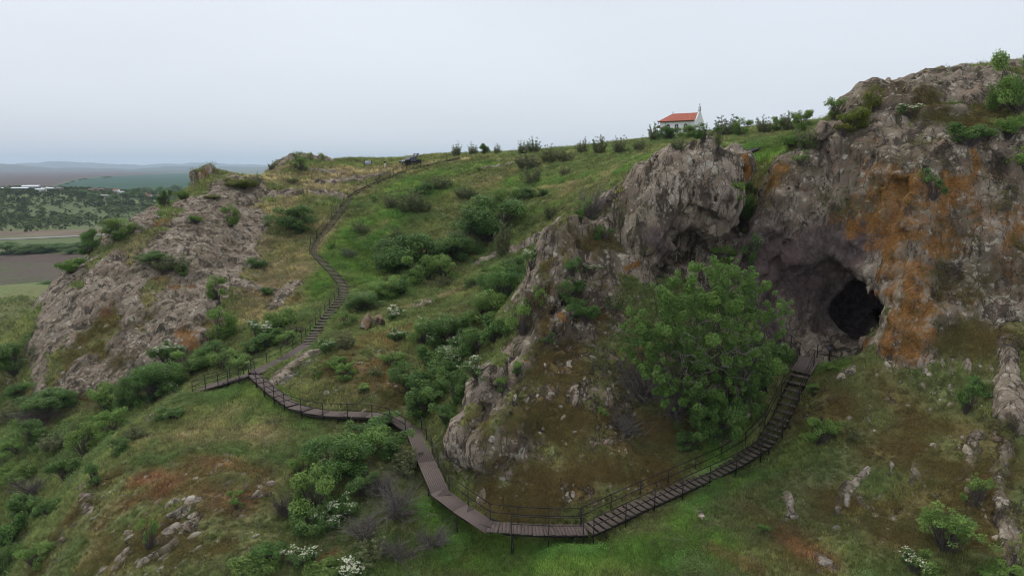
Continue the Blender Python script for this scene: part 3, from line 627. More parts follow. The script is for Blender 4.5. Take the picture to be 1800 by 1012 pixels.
def ground_object(name, v, f, nrm, at_):
    use = np.unique(f); m_ = np.full(len(v), -1, np.int64); m_[use] = np.arange(len(use))
    me = mesh_np(name, v[use], m_[f]); put_attrs(me, *[a[use] for a in at_])
    o = link(name, me, M_TERRAIN); tag(o, kind='structure'); return o
n_ = normals(SHEET_V, SHEET_F); A_ = paint(SHEET_V, n_[:, 2])
HILL = ground_object('hillside', SHEET_V, SHEET_F, n_, A_); SURF.append((SHEET_V, SHEET_F, n_, A_))
n_ = normals(SOLID_V, SOLID_F); A_ = paint(SOLID_V, n_[:, 2]); SURF.append((SOLID_V, SOLID_F, n_, A_))
fc = SOLID_V[SOLID_F].mean(1)
# split the near ground where the crag and the cliff rise out of it
def right_of(p, a, b): return (b[0] - a[0]) * (p[:, 1] - a[1]) - (b[1] - a[1]) * (p[:, 0] - a[0]) < 0
cl = [at(1335, 330), at(1340, 590), at(1520, 612), at(1640, 640), at(1790, 600)]
def above_line(p, line):
    xs_ = np.array([q.x for q in line]); ys_ = np.array([q.y for q in line]); o_ = np.argsort(xs_)
    return p[:, 1] > np.interp(p[:, 0], xs_[o_], ys_[o_])
cg = [at(785, 770), at(830, 875), at(870, 885), at(1020, 885), at(1130, 845), at(1250, 775), at(1330, 690), at(1370, 610)]
is_cliff = above_line(fc, cl) & (fc[:, 0] > P(1330, 400, 57).x) & (fc[:, 2] > FLOOR - 0.4)
is_crag = ~is_cliff & above_line(fc, cg) & (fc[:, 0] > P(800, 770, 45).x + 0.12 * (fc[:, 1] - 45)) & (fc[:, 0] < P(1370, 600, 55).x) & (fc[:, 1] < 66) & (fc[:, 2] > P(0, 870, 40).z)
CLIFF = ground_object('cliff', SOLID_V, SOLID_F[is_cliff], n_, A_)
CRAG = ground_object('rock_crag', SOLID_V, SOLID_F[is_crag], n_, A_)
SLOPE = ground_object('slope', SOLID_V, SOLID_F[~is_cliff & ~is_crag], n_, A_)
# ================================================================== the wooden path
def wood_mat():
    mt, nt = new_mat('brown_decking'); b = NB(nt)
    tc = b.n('ShaderNodeTexCoord').outputs['Object']; pos = b.n('ShaderNodeNewGeometry').outputs['Position']
    mp = b.n('ShaderNodeMapping'); mp.inputs['Scale'].default_value = (14, 1.2, 14); b.l(tc, mp.inputs[0])
    g = b.noise(1.5, 4, mp.outputs[0]); n = b.noise(0.8, 4, pos)
    c = b.mix(b.ss(g, 0.3, 0.7), (0.082, 0.061, 0.051), (0.135, 0.103, 0.089))
    c = b.mix(b.math('MULTIPLY', b.ss(n, 0.45, 0.7), 0.45), c, (0.075, 0.058, 0.05))
    oi = b.n('ShaderNodeObjectInfo').outputs['Random']
    c = b.mix(b.math('MULTIPLY', oi, 0.25), c, (0.17, 0.13, 0.118))
    b.out(b.bsdf(c, 0.8, g, 0.3, 0.01, 0.25)); return mt
M_WOOD = wood_mat()
M_STEEL = simple('dark_brown_steel', (0.022, 0.017, 0.015), 0.6, 0.3, 3.0, 0.0, 0.3)
BOXF = np.array([(0,3,2,1),(4,5,6,7),(0,1,5,4),(1,2,6,5),(2,3,7,6),(3,0,4,7)])
def box_np(x0, x1, y0, y1, z0, z1):
    return np.array([(x0,y0,z0),(x1,y0,z0),(x1,y1,z0),(x0,y1,z0),(x0,y0,z1),(x1,y0,z1),(x1,y1,z1),(x0,y1,z1)], float), BOXF
def join_np(parts):
    V, F, n = [], [], 0
    for v, f in parts: V.append(v); F.append(np.asarray(f) + n); n += len(v)
    return np.concatenate(V), np.concatenate(F)
def boards_mesh(name, length, width, n, th=0.05, gap=0.012, along=True):
    """n boards side by side; local X runs along the path, Y across it"""
    P_ = []
    if along:      # boards lie along X, split across Y
        w = width / n
        for k in range(n): P_.append(box_np(-length / 2, length / 2, -width / 2 + k * w + gap / 2, -width / 2 + (k + 1) * w - gap / 2, -th, 0.004 * (k % 2)))
    else:          # boards lie across, split along X (a tread)
        w = length / n
        for k in range(n): P_.append(box_np(-length / 2 + k * w + gap / 2, -length / 2 + (k + 1) * w - gap / 2, -width / 2, width / 2, -th, 0.004 * (k % 2)))
    return mesh_np(name, *join_np(P_), smooth=False)
def bar_between(name, a, b, r, parent, mat, flat=None):
    """a square bar from a to b (world), child of parent that stands at parent.location"""
    d = b - a; L = d.length
    rr = flat or (r, r)
    me = mesh_np(name, *box_np(-rr[0], rr[0], -rr[1], rr[1], 0, L), smooth=False); me.materials.append(mat)
    o = bpy.data.objects.new(name, me); COL.objects.link(o); o.parent = parent
    z = d.normalized(); x = Vector((0, 0, 1)).cross(z)
    if x.length < 0.02: x = Vector((1, 0, 0))
    x.normalize(); y = z.cross(x)
    o.matrix_local = Matrix.Translation(a - parent.location) @ Matrix((x, y, z)).transposed().to_4x4()
    return o
class Path:
    def __init__(s, line):
        s.p = [P(*a) for a in line]
        s.s = [0.0]
        for a, b in zip(s.p, s.p[1:]): s.s.append(s.s[-1] + Vector((b.x - a.x, b.y - a.y)).length)
    def at(s, t):
        k = max(0, min(len(s.p) - 2, int(np.searchsorted(s.s, t, side='right')) - 1))
        u = (t - s.s[k]) / max(1e-6, s.s[k + 1] - s.s[k]); return s.p[k].lerp(s.p[k + 1], min(max(u, 0), 1))
    def dir(s, t):
        a, b = s.at(max(0, t - 0.5)), s.at(min(s.s[-1], t + 0.5)); d = Vector((b.x - a.x, b.y - a.y, 0)); return d.normalized()
WALK_W = 1.3
_tread = {}
def tread_obj(parent, c, d, depth, width, n=3, name='step'):
    key = (round(depth, 2), round(width, 2), n)
    if key not in _tread:
        _tread[key] = boards_mesh('step', key[0], key[1], n, 0.055, 0.008, along=False); _tread[key].materials.append(M_WOOD)
    o = bpy.data.objects.new(name, _tread[key]); COL.objects.link(o); o.parent = parent
    o.location = c - parent.location; o.rotation_euler = (0, 0, math.atan2(d.y, d.x)); return o
_dk = [0]
def deck_obj(parent, a, b, width, n=9, ext=0.0):
    _dk[0] += 1; d = b - a; u_ = d.normalized(); off = Vector((0, 0, -.007 * (_dk[0] % 2))); a = a - u_ * ext + off; b = b + u_ * ext + off; d = b - a; L = d.length
    me = boards_mesh('deck_panel', L, width, n, 0.06, 0.007, along=True); me.materials.append(M_WOOD)
    o = bpy.data.objects.new('deck_panel', me); COL.objects.link(o); o.parent = parent
    x = d.normalized(); y = Vector((0, 0, 1)).cross(x).normalized(); z = x.cross(y)
    o.matrix_local = Matrix.Translation((a + b) / 2 - parent.location) @ Matrix((x, y, z)).transposed().to_4x4(); return o
def stringers(root, path, t0, t1, step, drop=0.09):
    n = max(1, int(round((t1 - t0) / step)))
    for side in (-1, 1):
        pts_ = []
        for k in range(n + 1):
            t = t0 + (t1 - t0) * k / n; d = path.dir(t); nrm = Vector((-d.y, d.x, 0)); pts_.append(path.at(t) + nrm * side * (WALK_W / 2 - 0.06) + Vector((0, 0, -drop - 0.05)))
        for a, b in zip(pts_, pts_[1:]): bar_between('stringer', a, b, 0.05, root, M_STEEL, (0.035, 0.085))
def railing(root, path, t0, t1, spacing, sides, height=1.05, rails=(1.05, 0.55), rad=0.026, legs=True):
    n = max(1, int(round((t1 - t0) / spacing)))
    for side in sides:
        prev = None
        for k in range(n + 1):
            t = t0 + (t1 - t0) * k / n; d = path.dir(t); nrm = Vector((-d.y, d.x, 0))
            c = path.at(t) + nrm * side * (WALK_W / 2 + 0.02)
            g = ground(c.x, c.y, c.z + 0.5); foot = c.z - 0.3
            if legs and g is not None and c.z - g.z > 0.1 and c.z - g.z < 3.0: foot = g.z - 0.15
            lean = Vector((random.uniform(-.012, .012), random.uniform(-.012, .012), 0))
            bar_between('post', Vector((c.x, c.y, foot)), Vector((c.x, c.y, c.z + height)) + lean, rad * 1.15, root, M_STEEL)
            if prev is not None:
                for h in rails: bar_between('rail', prev + Vector((0, 0, h)), c + Vector((0, 0, h)), rad * 0.8, root, M_STEEL)
            prev = c
def supports(root, path, t0, t1, spacing):
    n = max(1, int((t1 - t0) / spacing))
    for k in range(n + 1):
        t = t0 + (t1 - t0) * k / n; d = path.dir(t); nrm = Vector((-d.y, d.x, 0)); c = path.at(t)
        a, b = c + nrm * (WALK_W / 2 - .08) - Vector((0, 0, .24)), c - nrm * (WALK_W / 2 - .08) - Vector((0, 0, .24))
        bar_between('cross_beam', a, b, 0.05, root, M_STEEL)
        for q in (a, b):
            g = ground(q.x, q.y, q.z)
            if g is not None and 0.15 < q.z - g.z < 4: bar_between('support_leg', Vector((q.x, q.y, g.z - 0.2)), q, 0.045, root, M_STEEL)
def treads(root, path, t0, t1, n, fill=0.86, width=1.3, boards=3, level=True):
    run = (t1 - t0) / n
    for k in range(n):
        t = t0 + run * (k + 0.5); o = tread_obj(root, path.at(t), path.dir(t), run * fill, width, boards)
        o.rotation_euler.x += random.uniform(-.012, .012)
# --- stairs up to the cave
pc = Path(WALK_CAVE); r_ = empty('staircase', pc.p[0])
tag(r_, 'dark brown open staircase climbing from the lowest walkway bend to the cave', 'staircase')
Lc = pc.s[-1]; treads(r_, pc, 0, Lc - 1.3, 44, 0.72)
deck_obj(r_, pc.at(Lc - 1.3), pc.at(Lc) + Vector((0, 0, 0.02)), WALK_W + .25)
stringers(r_, pc, 0, Lc - 0.2, 2.2); railing(r_, pc, 0.1, Lc - 0.6, 2.3, (1, -1)); supports(r_, pc, 1.0, Lc - 2, 4.2)
WALK_W = 1.1
# --- lowest bend and long ramp
pf = Path(WALK_FRONT); r_ = empty('boardwalk', pf.p[3])
tag(r_, 'brown boardwalk ramp with lowest stepped bend below the mossy crag', 'boardwalk')
tA = pf.s[2]; treads(r_, pf, 0, tA, 9, 1.02, WALK_W + .1, 3)
for a, b in ((2, 3), (3, 4), (4, 5), (5, 6)):
    A_, B_ = pf.p[a].copy(), pf.p[b].copy()
    deck_obj(r_, A_, B_, WALK_W + .1, 9, .3)
stringers(r_, pf, 0, pf.s[-1], 2.4); railing(r_, pf, 0.2, pf.s[4], 2.0, (-1,)); railing(r_, pf, pf.s[4] + 1.2, pf.s[-1], 2.0, (-1,))
railing(r_, pf, 0.3, tA - 1.4, 2.0, (1,)); supports(r_, pf, 0.8, pf.s[-1] - .5, 3.0)
# --- flat run and shallow steps to the junction
pm = Path(WALK_MID); r_ = empty('boardwalk', pm.p[2])
tag(r_, 'brown boardwalk with shallow steps curving below the reddish knoll to the junction', 'boardwalk')
s_ = pm.s
deck_obj(r_, pm.p[0], pm.p[1], WALK_W)
nseg = 5
for k in range(nseg):
    a, b = s_[1] + (s_[4] - s_[1]) * k / nseg, s_[1] + (s_[4] - s_[1]) * (k + 1) / nseg
    A_, B_ = pm.at(a), pm.at(b); z_ = (A_.z + B_.z) / 2; A_.z = z_ + .05; B_.z = z_ - .05
    deck_obj(r_, A_, B_, WALK_W, 8)
treads(r_, pm, s_[4], s_[6], 7, 0.97, WALK_W, 6)
stringers(r_, pm, 0, s_[-1], 2.4, 0.14); railing(r_, pm, 0.3, s_[-1] - .4, 2.1, (1,)); supports(r_, pm, 0.8, s_[-1] - .8, 3.2)
# --- lookout platform left of the junction
pp = Path(WALK_PLAT); r_ = empty('lookout_platform', pp.p[1])
tag(r_, 'brown stepped lookout platform with railing at the tip of the grassy spur', 'platform')
WALK_W = 2.1
k0 = pp.s[-1]
treads(r_, pp, 0.4, k0 * 0.5, 5, 0.98, 1.9, 5); deck_obj(r_, pp.at(k0 * 0.5), pp.at(k0), 2.3, 12)
stringers(r_, pp, 0, k0, 2.0, .12); railing(r_, pp, 0.8, k0, 1.5, (1, -1))
pe, de = pp.at(k0), pp.dir(k0); ne = Vector((-de.y, de.x, 0)) * (WALK_W / 2 + .02)
for h in (1.05, .55): bar_between('rail', pe + ne + Vector((0, 0, h)), pe - ne + Vector((0, 0, h)), .021, r_, M_STEEL)
supports(r_, pp, 1.0, k0 - .1, 2.2)
WALK_W = 1.25
# --- upper ramp and the long flight to the plateau
pu = Path(WALK_UP); s_ = pu.s; r_ = empty('staircase', pu.p[4])
tag(r_, 'long brown staircase winding from the junction up the green slope to the plateau', 'staircase')
deck_obj(r_, pu.at(0), pu.at(1.6), WALK_W + .2); treads(r_, pu, 1.6, 4.2, 4, 1.0, WALK_W, 4); deck_obj(r_, pu.at(4.2), pu.p[2], WALK_W)
treads(r_, pu, s_[2], s_[5], 18, 0.6, WALK_W, 3)
treads(r_, pu, s_[5], s_[8], 32, 0.55, WALK_W + .15, 2)
treads(r_, pu, s_[8], s_[12], 40, 0.52, WALK_W + .15, 2)
treads(r_, pu, s_[12], s_[16], 40, 0.6, WALK_W, 2)
stringers(r_, pu, 0, s_[-1], 3.4, .12)
railing(r_, pu, 0.4, s_[5], 2.4, (1,), legs=False); railing(r_, pu, s_[8], s_[12], 3.2, (1,), legs=False, rails=(1.05,), rad=.03)
railing(r_, pu, s_[12] + 1, s_[-1], 4.5, (1,), legs=False, rails=(1.05,), rad=.034)
# ================================================================== plants
def leaf_mat(name, dark, light, hue_var=0.25, trans=0.3):
    mt, nt = new_mat(name); b = NB(nt)
    sh = b.attr('shade'); oi = b.n('ShaderNodeObjectInfo').outputs['Random']
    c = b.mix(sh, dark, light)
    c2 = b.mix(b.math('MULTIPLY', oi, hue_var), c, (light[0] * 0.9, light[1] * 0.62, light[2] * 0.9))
    d = b.n('ShaderNodeBsdfPrincipled'); b.l(c2, d.inputs['Base Color']); d.inputs['Roughness'].default_value = 0.6; d.inputs['Specular IOR Level'].default_value = 0.25
    t = b.n('ShaderNodeBsdfTranslucent'); b.l(c2, t.inputs['Color'])
    m_ = b.n('ShaderNodeMixShader'); m_.inputs[0].default_value = trans; b.l(d.outputs[0], m_.inputs[1]); b.l(t.outputs[0], m_.inputs[2])
    b.out(m_.outputs[0]); return mt
M_LEAF = leaf_mat('deep_green_leaves', (0.032, 0.085, 0.02), (0.145, 0.26, 0.058))
M_LEAF_B = leaf_mat('bright_green_leaves', (0.065, 0.14, 0.022), (0.23, 0.36, 0.08))
M_LEAF_Y = leaf_mat('yellow_green_leaves', (0.07, 0.1, 0.014), (0.19, 0.22, 0.03))
M_LEAF_O = leaf_mat('olive_leaves', (0.085, 0.115, 0.045), (0.22, 0.26, 0.1), 0.35)
M_FLOWER = leaf_mat('cream_blossom', (0.42, 0.44, 0.27), (0.68, 0.68, 0.52), 0.1, 0.2)
M_TWIG = simple('grey_brown_twigs', (0.085, 0.068, 0.06), 0.9, 0.3, 8.0)
M_TWIG_G = simple('bleached_twigs', (0.15, 0.13, 0.115), 0.9, 0.25, 8.0)
def unit(n, r):
    v = r.normal(size=(n, 3)); return v / np.linalg.norm(v, axis=1)[:, None]
def leaf_quads(pos, nrm, size, r, aspect=0.6):
    n = len(pos); a = unit(n, r); a -= (a * nrm).sum(1)[:, None] * nrm; a /= np.linalg.norm(a, axis=1)[:, None] + 1e-9
    bvec = np.cross(nrm, a); s = (size * r.uniform(0.65, 1.35, n))[:, None]
    v = np.stack([pos - a * s * 0.5, pos + bvec * s * aspect * 0.5, pos + a * s * 0.5, pos - bvec * s * aspect * 0.5], 1).reshape(-1, 3)
    f = np.arange(n * 4).reshape(n, 4); return v, f
def tube(pts_, radii, sides=4):
    pts_ = np.asarray(pts_, float); V = []; n = len(pts_)
    for i in range(n):
        d = pts_[min(i + 1, n - 1)] - pts_[max(i - 1, 0)]; d /= np.linalg.norm(d) + 1e-9
        x = np.cross(d, (0.3, 0.9, 0.2)); x /= np.linalg.norm(x) + 1e-9; y = np.cross(d, x)
        for k in range(sides):
            t = 2 * math.pi * k / sides; V.append(pts_[i] + radii[i] * (math.cos(t) * x + math.sin(t) * y))
    F = [(i * sides + k, i * sides + (k + 1) % sides, (i + 1) * sides + (k + 1) % sides, (i + 1) * sides + k) for i in range(n - 1) for k in range(sides)]
    return np.array(V), np.array(F)
def shade_attr(me, sh, per):
    a = me.attributes.new('shade', 'FLOAT', 'POINT'); a.data.foreach_set('value', np.repeat(sh.astype(np.float32), per))
def bent(a, b, r, k=3, wob=0.12):
    a, b = np.array(a), np.array(b); L = np.linalg.norm(b - a); q = [a + (b - a) * t for t in np.linspace(0, 1, k + 1)]
    for i in range(1, k): q[i] = q[i] + r.normal(size=3) * wob * L * 0.5 + np.array([0, 0, 0.06 * L * math.sin(math.pi * i / k)])
    return q
def crown(seed, W, Hh, leaves, leaf, kind):
    """clump centres, branch mesh, foliage mesh, blossom mesh (metre sized, base at the origin)"""
    r = np.random.default_rng(seed)
    cl, rad = [], []
    if kind == 'loose':
        K = 16 + int(W * 4)
        for i in range(K):
            t = r.uniform(0, 2 * math.pi); q = math.sqrt(r.uniform(0, 1)); h = r.uniform(0.45, 1.0) * (1 - 0.35 * q * q)
            for s in np.linspace(0.35, 1, 4):
                cl.append((math.cos(t) * q * W * .5 * (0.35 + .65 * s), math.sin(t) * q * W * .5 * (.35 + .65 * s), Hh * h * s)); rad.append(0.09 * W * (1.15 - .6 * s))
    else:
        K = int(34 + 12 * W)
        lobes = [(r.uniform(-.36, .36) * W, r.uniform(-.36, .36) * W, r.uniform(.15, .75) * Hh, r.uniform(.1, .3) * W) for _ in range(7 + int(W))]
        for i in range(K):
            lx, ly, lz, lr = lobes[r.integers(len(lobes))]; u = unit(1, r)[0]; u[2] = abs(u[2]) * 1.2 - 0.35
            c = np.array([lx, ly, lz]) + u * lr * r.uniform(.5, 1.05 if r.uniform() > .12 else 1.7) * np.array([1, 1, Hh / W * .9])
            c[2] = np.clip(c[2], 0.05 * Hh, Hh * .97); cl.append(tuple(c)); rad.append(r.uniform(.055, .17) * W)
    cl = np.array(cl); rad = np.array(rad)
    tw = []
    ends_ = cl if kind != 'loose' else cl[3::4]
    for c in ends_:
        q = bent((r.normal() * .04 * W, r.normal() * .04 * W, -0.15), c, r, 3, .1); rr = 0.012 + 0.008 * W
        tw.append(tube(q, np.linspace(rr, rr * .3, len(q)), 3))
    twm = mesh_np('branches', *join_np(tw)); twm.materials.append(M_TWIG)
    if kind == 'bare':
        tw = []
        for i in range(int(110 + 50 * W)):
            c = cl[r.integers(len(cl))]; a = c * r.uniform(.3, .7) * np.array([1, 1, 1]); bq = c + r.normal(size=3) * .22 * W * np.array([1, 1, .7]); bq[2] = max(bq[2], .1)
            tw.append(tube(bent(a, bq, r, 3, .25), np.linspace(.014, .005, 4), 3))
        fm = mesh_np('twigs', *join_np(tw)); fm.materials.append(M_TWIG_G if seed % 2 else M_TWIG); return twm, fm, None
    pick = r.choice(len(cl), leaves, p=rad**2 / (rad**2).sum())
    u = unit(leaves, r); rr = r.uniform(.35, 1, leaves)**.6
    pos = cl[pick] + u * (rad[pick] * rr)[:, None] * np.array([1, 1, .8])
    n = u * .5 + unit(leaves, r) * .7 + np.array([0, 0, .55]); n /= np.linalg.norm(n, axis=1)[:, None]
    keep = pos[:, 2] > .03; pos, n, pick, rr2 = pos[keep], n[keep], pick[keep], rr[keep]
    v, f = leaf_quads(pos, n, leaf, r)
    fm = mesh_np('foliage', v, f, smooth=False)
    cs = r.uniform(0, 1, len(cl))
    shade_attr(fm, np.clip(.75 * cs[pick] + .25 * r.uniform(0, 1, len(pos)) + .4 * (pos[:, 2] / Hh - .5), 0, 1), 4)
    bl = None
    if kind == 'flower':
        top = [i for i in range(len(cl)) if cl[i, 2] > .3 * Hh]; q, nn = [], []
        for i in r.choice(top, min(len(top), int(14 + 6 * W)), replace=False):
            for j in range(2):
                d = unit(1, r)[0]; d[2] = abs(d[2]) + .2; d[1] -= .25; d /= np.linalg.norm(d); c = cl[i] + d * rad[i] * 1.0
                m = 10; q.append(c + r.normal(size=(m, 3)) * np.array([.075, .075, .03])); nn.append(np.tile((0, -.3, .9), (m, 1)) + r.normal(size=(m, 3)) * .3)
        q = np.concatenate(q); nn = np.concatenate(nn); nn /= np.linalg.norm(nn, axis=1)[:, None]
        v, f = leaf_quads(q, nn, 0.07, r, .9); bl = mesh_np('blossom', v, f, smooth=False); shade_attr(bl, r.uniform(0, 1, len(q)), 4); bl.materials.append(M_FLOWER)
    return twm, fm, bl
LIB = {}
def lib(kind, size, k):
    """size class S / M / L -> width 1.3 / 2.6 / 5 m"""
    key = (kind, size, k)
    if key not in LIB:
        W = dict(S=1.3, M=2.6, L=5.0)[size]; hf = dict(dense=.82, bright=.9, yellow=.7, flower=.9, loose=.9, bare=.7, sapling=1.5)[kind]
        lv = dict(S=1500, M=5200, L=14000)[size]; lf = dict(S=.085, M=.115, L=.15)[size]
        if kind == 'loose': lv = int(lv * .8)
        ck = {'bright': 'dense', 'yellow': 'dense', 'sapling': 'dense'}.get(kind, kind)
        t, f, bq = crown(1000 + 37 * k + 7 * len(LIB), W, W * hf, lv, lf, ck)
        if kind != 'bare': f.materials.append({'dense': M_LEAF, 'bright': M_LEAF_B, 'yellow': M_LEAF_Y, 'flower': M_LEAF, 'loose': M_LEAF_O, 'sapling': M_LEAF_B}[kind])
        LIB[key] = (t, f, bq, W, W * hf)
    return LIB[key]
LOOK = dict(dense='dense dark green shrub', bright='leafy light green shrub', yellow='low yellow green shrub', flower='green shrub with cream white blossom', loose='thin twiggy olive shrub', bare='bare grey brown twig bush', sapling='slim bright green sapling')
NAME = dict(dense='shrub', bright='shrub', yellow='shrub', flower='flowering_shrub', loose='twiggy_shrub', bare='bare_bush', sapling='sapling')
PLANTS = []
def plant(kind, px, py, wpx, hpx, where, dy=0.0):
    p = at(px, py)
    if p is None: return
    PLANTS.append((kind, px, py, wpx, hpx, where, p))
SHR = {
'on the skyline right of the parked pickup': [('loose',803,275,20,18),('loose',831,274,20,17),('dense',852,273,22,15),('loose',874,272,12,14),('loose',917,272,24,17),('loose',938,270,24,20)],
'on the plateau edge above the green slope': [('loose',928,298,44,30),('loose',966,288,30,32),('loose',992,286,36,26),('loose',935,326,38,36),('loose',993,310,20,20),('loose',690,368,34,30)],
'on the skyline left of the white chapel': [('loose',1024,270,22,20),('loose',1053,272,28,26),('loose',1090,270,28,22),('loose',1124,266,24,19)],
'beside the white chapel': [('loose',1152,250,28,24),('dense',1178,248,34,18),('bright',1216,245,34,18),('dense',1240,243,36,19),('loose',1276,240,44,28),('loose',1262,258,20,28),('loose',1192,262,28,18)],
'on the skyline between chapel and cliff': [('bright',1306,240,28,22),('loose',1342,236,32,24),('bright',1366,234,24,20),('loose',1386,232,32,26),('bright',1412,230,36,26),('bright',1392,258,40,24),('loose',1418,262,40,34),('bright',1410,285,26,20)],
'on the green slope above the gully': [('loose',720,374,56,46),('loose',768,334,50,30),('dense',742,345,30,24),('loose',635,412,36,28),('dense',658,356,14,12),('dense',583,440,12,14),('bare',612,452,28,18),('dense',920,350,36,20),('dense',955,346,20,16),('loose',966,386,26,34),('loose',745,375,30,30),('loose',700,420,30,22),('loose',820,350,40,26)],
'in the dark thicket across the green slope': [('dense',862,420,110,82),('bright',888,380,50,50),('dense',800,455,80,50),('dense',740,470,110,66),('dense',692,478,70,48),('bright',744,496,62,50),('bright',784,492,44,44),('dense',835,410,50,40),('dense',690,450,60,36),('bare',810,440,40,40)],
'on the slope behind the dry grass crest': [('bright',672,524,60,40),('flower',640,548,60,36),('bright',610,575,40,30),('dense',705,520,40,36),('flower',690,560,26,26),('dense',830,505,30,20),('loose',884,452,36,70),('loose',780,505,30,24)],
'among the lichen rocks left of the stairs': [('dense',515,402,64,40),('dense',530,410,24,14),('bright',405,398,26,38),('bright',345,392,24,20),('bright',382,526,36,42),('loose',300,474,66,28),('dense',270,462,50,24),('bright',322,482,22,18),('loose',448,328,24,24),('loose',515,322,24,14),('bright',530,299,22,24),('loose',478,297,14,12),('yellow',425,330,44,18),('dense',455,475,30,24),('dense',470,520,26,18)],
'on the left rim of the rocky ridge': [('flower',292,362,22,30),('bright',320,350,20,22),('bright',214,414,44,34),('flower',205,422,24,22),('dense',160,446,40,42),('bright',125,478,42,34),('yellow',375,350,26,10)],
'between the rocky ridge and the walkway': [('bright',390,594,52,56),('flower',455,604,50,46),('bright',494,578,50,46),('dense',470,612,50,36),('bright',505,606,46,26),('bright',430,650,50,28),('bright',395,648,56,36),('flower',296,640,50,50),('bright',345,656,70,44),('dense',370,640,60,40),('flower',272,706,84,74),('dense',232,716,64,64),('bright',192,722,56,50),('dense',300,685,50,40),('bare',250,660,40,34),('loose',520,585,34,22),('dense',445,625,40,30)],
'below the rocky ridge at the left': [('dense',84,722,84,44),('dense',110,714,60,34),('dense',30,656,76,64),('bare',70,745,90,34),('dense',35,700,50,30)],
'in the ravine left of the grassy spur': [('bright',150,800,64,60),('bright',200,768,60,52),('dense',120,842,56,46),('dense',62,776,56,42),('bright',30,850,56,50),('dense',170,850,44,44),('dense',20,965,70,64),('bright',64,992,56,44),('dense',8,1008,56,60),('dense',90,905,50,40),('loose',240,770,50,30),('loose',100,790,60,40),('bright',25,800,40,30),('loose',20,740,50,30),('bare',60,870,60,36),('dense',40,910,60,50)],
'on the stony grassy spur': [('sapling',262,966,32,70),('sapling',418,894,28,46),('dense',212,794,44,26),('dense',305,735,50,26),('loose',480,745,30,16),('dense',640,775,60,30)],
'in the thicket at the bottom centre': [('dense',600,836,110,84),('bright',640,792,90,60),('bright',556,905,86,90),('flower',602,916,54,60),('flower',575,936,40,44),('dense',640,872,60,50),('bright',532,838,54,46),('dense',540,940,70,50),('dense',690,806,60,50),('dense',664,760,70,34),('bright',450,1004,80,48),('flower',524,992,52,40),('dense',472,988,60,48),('flower',606,1018,56,44),('bright',566,1012,60,40),('bare',700,905,84,60),('bare',668,866,60,50),('bare',640,940,70,44),('bare',505,905,50,40),('loose',720,830,60,50),('bare',760,960,60,40),('loose',660,985,70,50),('bare',700,980,60,40)],
'in the gully between knoll and crag': [('flower',770,614,70,62),('bright',745,604,50,44),('dense',764,656,64,54),('flower',805,654,74,64),('dense',836,622,64,54),('bright',852,566,84,56),('dense',892,530,92,72),('bright',872,506,64,42),('bright',920,586,50,62),('dense',764,706,80,62),('dense',806,706,64,56),('dense',742,734,72,60),('dense',788,744,54,36),('dense',722,688,64,50),('bright',690,644,50,28),('flower',840,662,44,40),('dense',905,486,54,40),('flower',934,474,30,42),('dense',870,600,60,50),('dense',800,600,60,50),('bright',950,540,24,40),('flower',700,600,36,28)],
'on the reddish knoll below the dry crest': [('bright',590,644,40,26),('loose',606,614,40,36),('flower',576,622,34,34),('bright',608,664,36,28),('bright',560,662,26,22),('loose',660,660,34,20),('bright',640,690,30,18)],
'on the mossy crag': [('bare',1040,384,44,56),('bright',1020,388,30,40),('flower',995,534,54,62),('dense',1030,565,54,40),('dense',1006,480,40,30),('bright',882,692,22,34),('dense',1060,420,30,26),('loose',1080,545,40,40),('bright',910,655,26,22),('bright',1062,728,20,16),('dense',960,600,26,20),('flower',1040,480,26,20)],
'in the dark cleft between crag and cliff': [('dense',1302,402,50,74),('bright',1296,360,30,40),('bright',1270,464,44,34),('dense',1320,460,34,50),('bright',1268,500,50,40),('dense',1318,340,24,22)],
'under the big leafy tree by the stairs': [('flower',1342,680,84,92),('dense',1256,768,100,86),('dense',1302,728,64,84),('bare',1130,700,90,80),('bare',1190,730,80,70),('dense',1210,790,60,40),('bright',1380,640,40,40),('bare',1100,760,60,40)],
'on the stony slope below the cave': [('bright',1440,778,60,50),('dense',1700,724,44,58),('dense',1720,690,40,30),('loose',1500,770,40,20),('dense',1345,935,34,22),('bright',1430,690,26,20),('bright',1460,650,24,14),('sapling',1662,966,84,90),('sapling',1712,890,44,72),('flower',1606,1006,46,46),('bright',1762,1012,90,34),('bright',1640,1012,60,40),('dense',1690,930,40,30)],
'on the lichen cliff above the cave': [('bright',1790,196,80,104),('bright',1775,240,50,50),('yellow',1500,226,60,40),('yellow',1535,196,30,38),('bright',1466,212,32,38),('flower',1600,204,34,24),('dense',1704,254,64,40),('dense',1640,342,40,46),('bright',1690,250,30,24),('yellow',1480,236,30,20),('dense',1420,262,30,18),('bright',1800,290,40,40)],
}
for where, lst in SHR.items():
    for k, px, py, w, h in lst: plant(k, px, py, w, h, where)
ORD = ['', 'leftmost', 'second from left', 'third from left', 'fourth from left', 'fifth from left', 'sixth from left', 'seventh from left', 'eighth from left', 'ninth from left', 'tenth from left', 'eleventh from left', 'twelfth from left', 'thirteenth from left']
def put_plant(kind, w, h, p, label, group, rz=None):
    size = 'S' if w < 1.9 else ('M' if w < 3.9 else 'L')
    k = random.randrange(3 if kind in ('dense', 'bright', 'loose') else 2)
    t, f, bq, W, Hh = lib(kind, size, k)
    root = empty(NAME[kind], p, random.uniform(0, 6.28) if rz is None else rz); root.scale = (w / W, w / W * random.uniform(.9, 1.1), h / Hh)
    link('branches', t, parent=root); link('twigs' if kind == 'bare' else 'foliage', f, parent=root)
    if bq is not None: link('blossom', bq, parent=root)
    tag(root, label, 'shrub' if kind != 'sapling' else 'sapling', group); return root
byk = {}
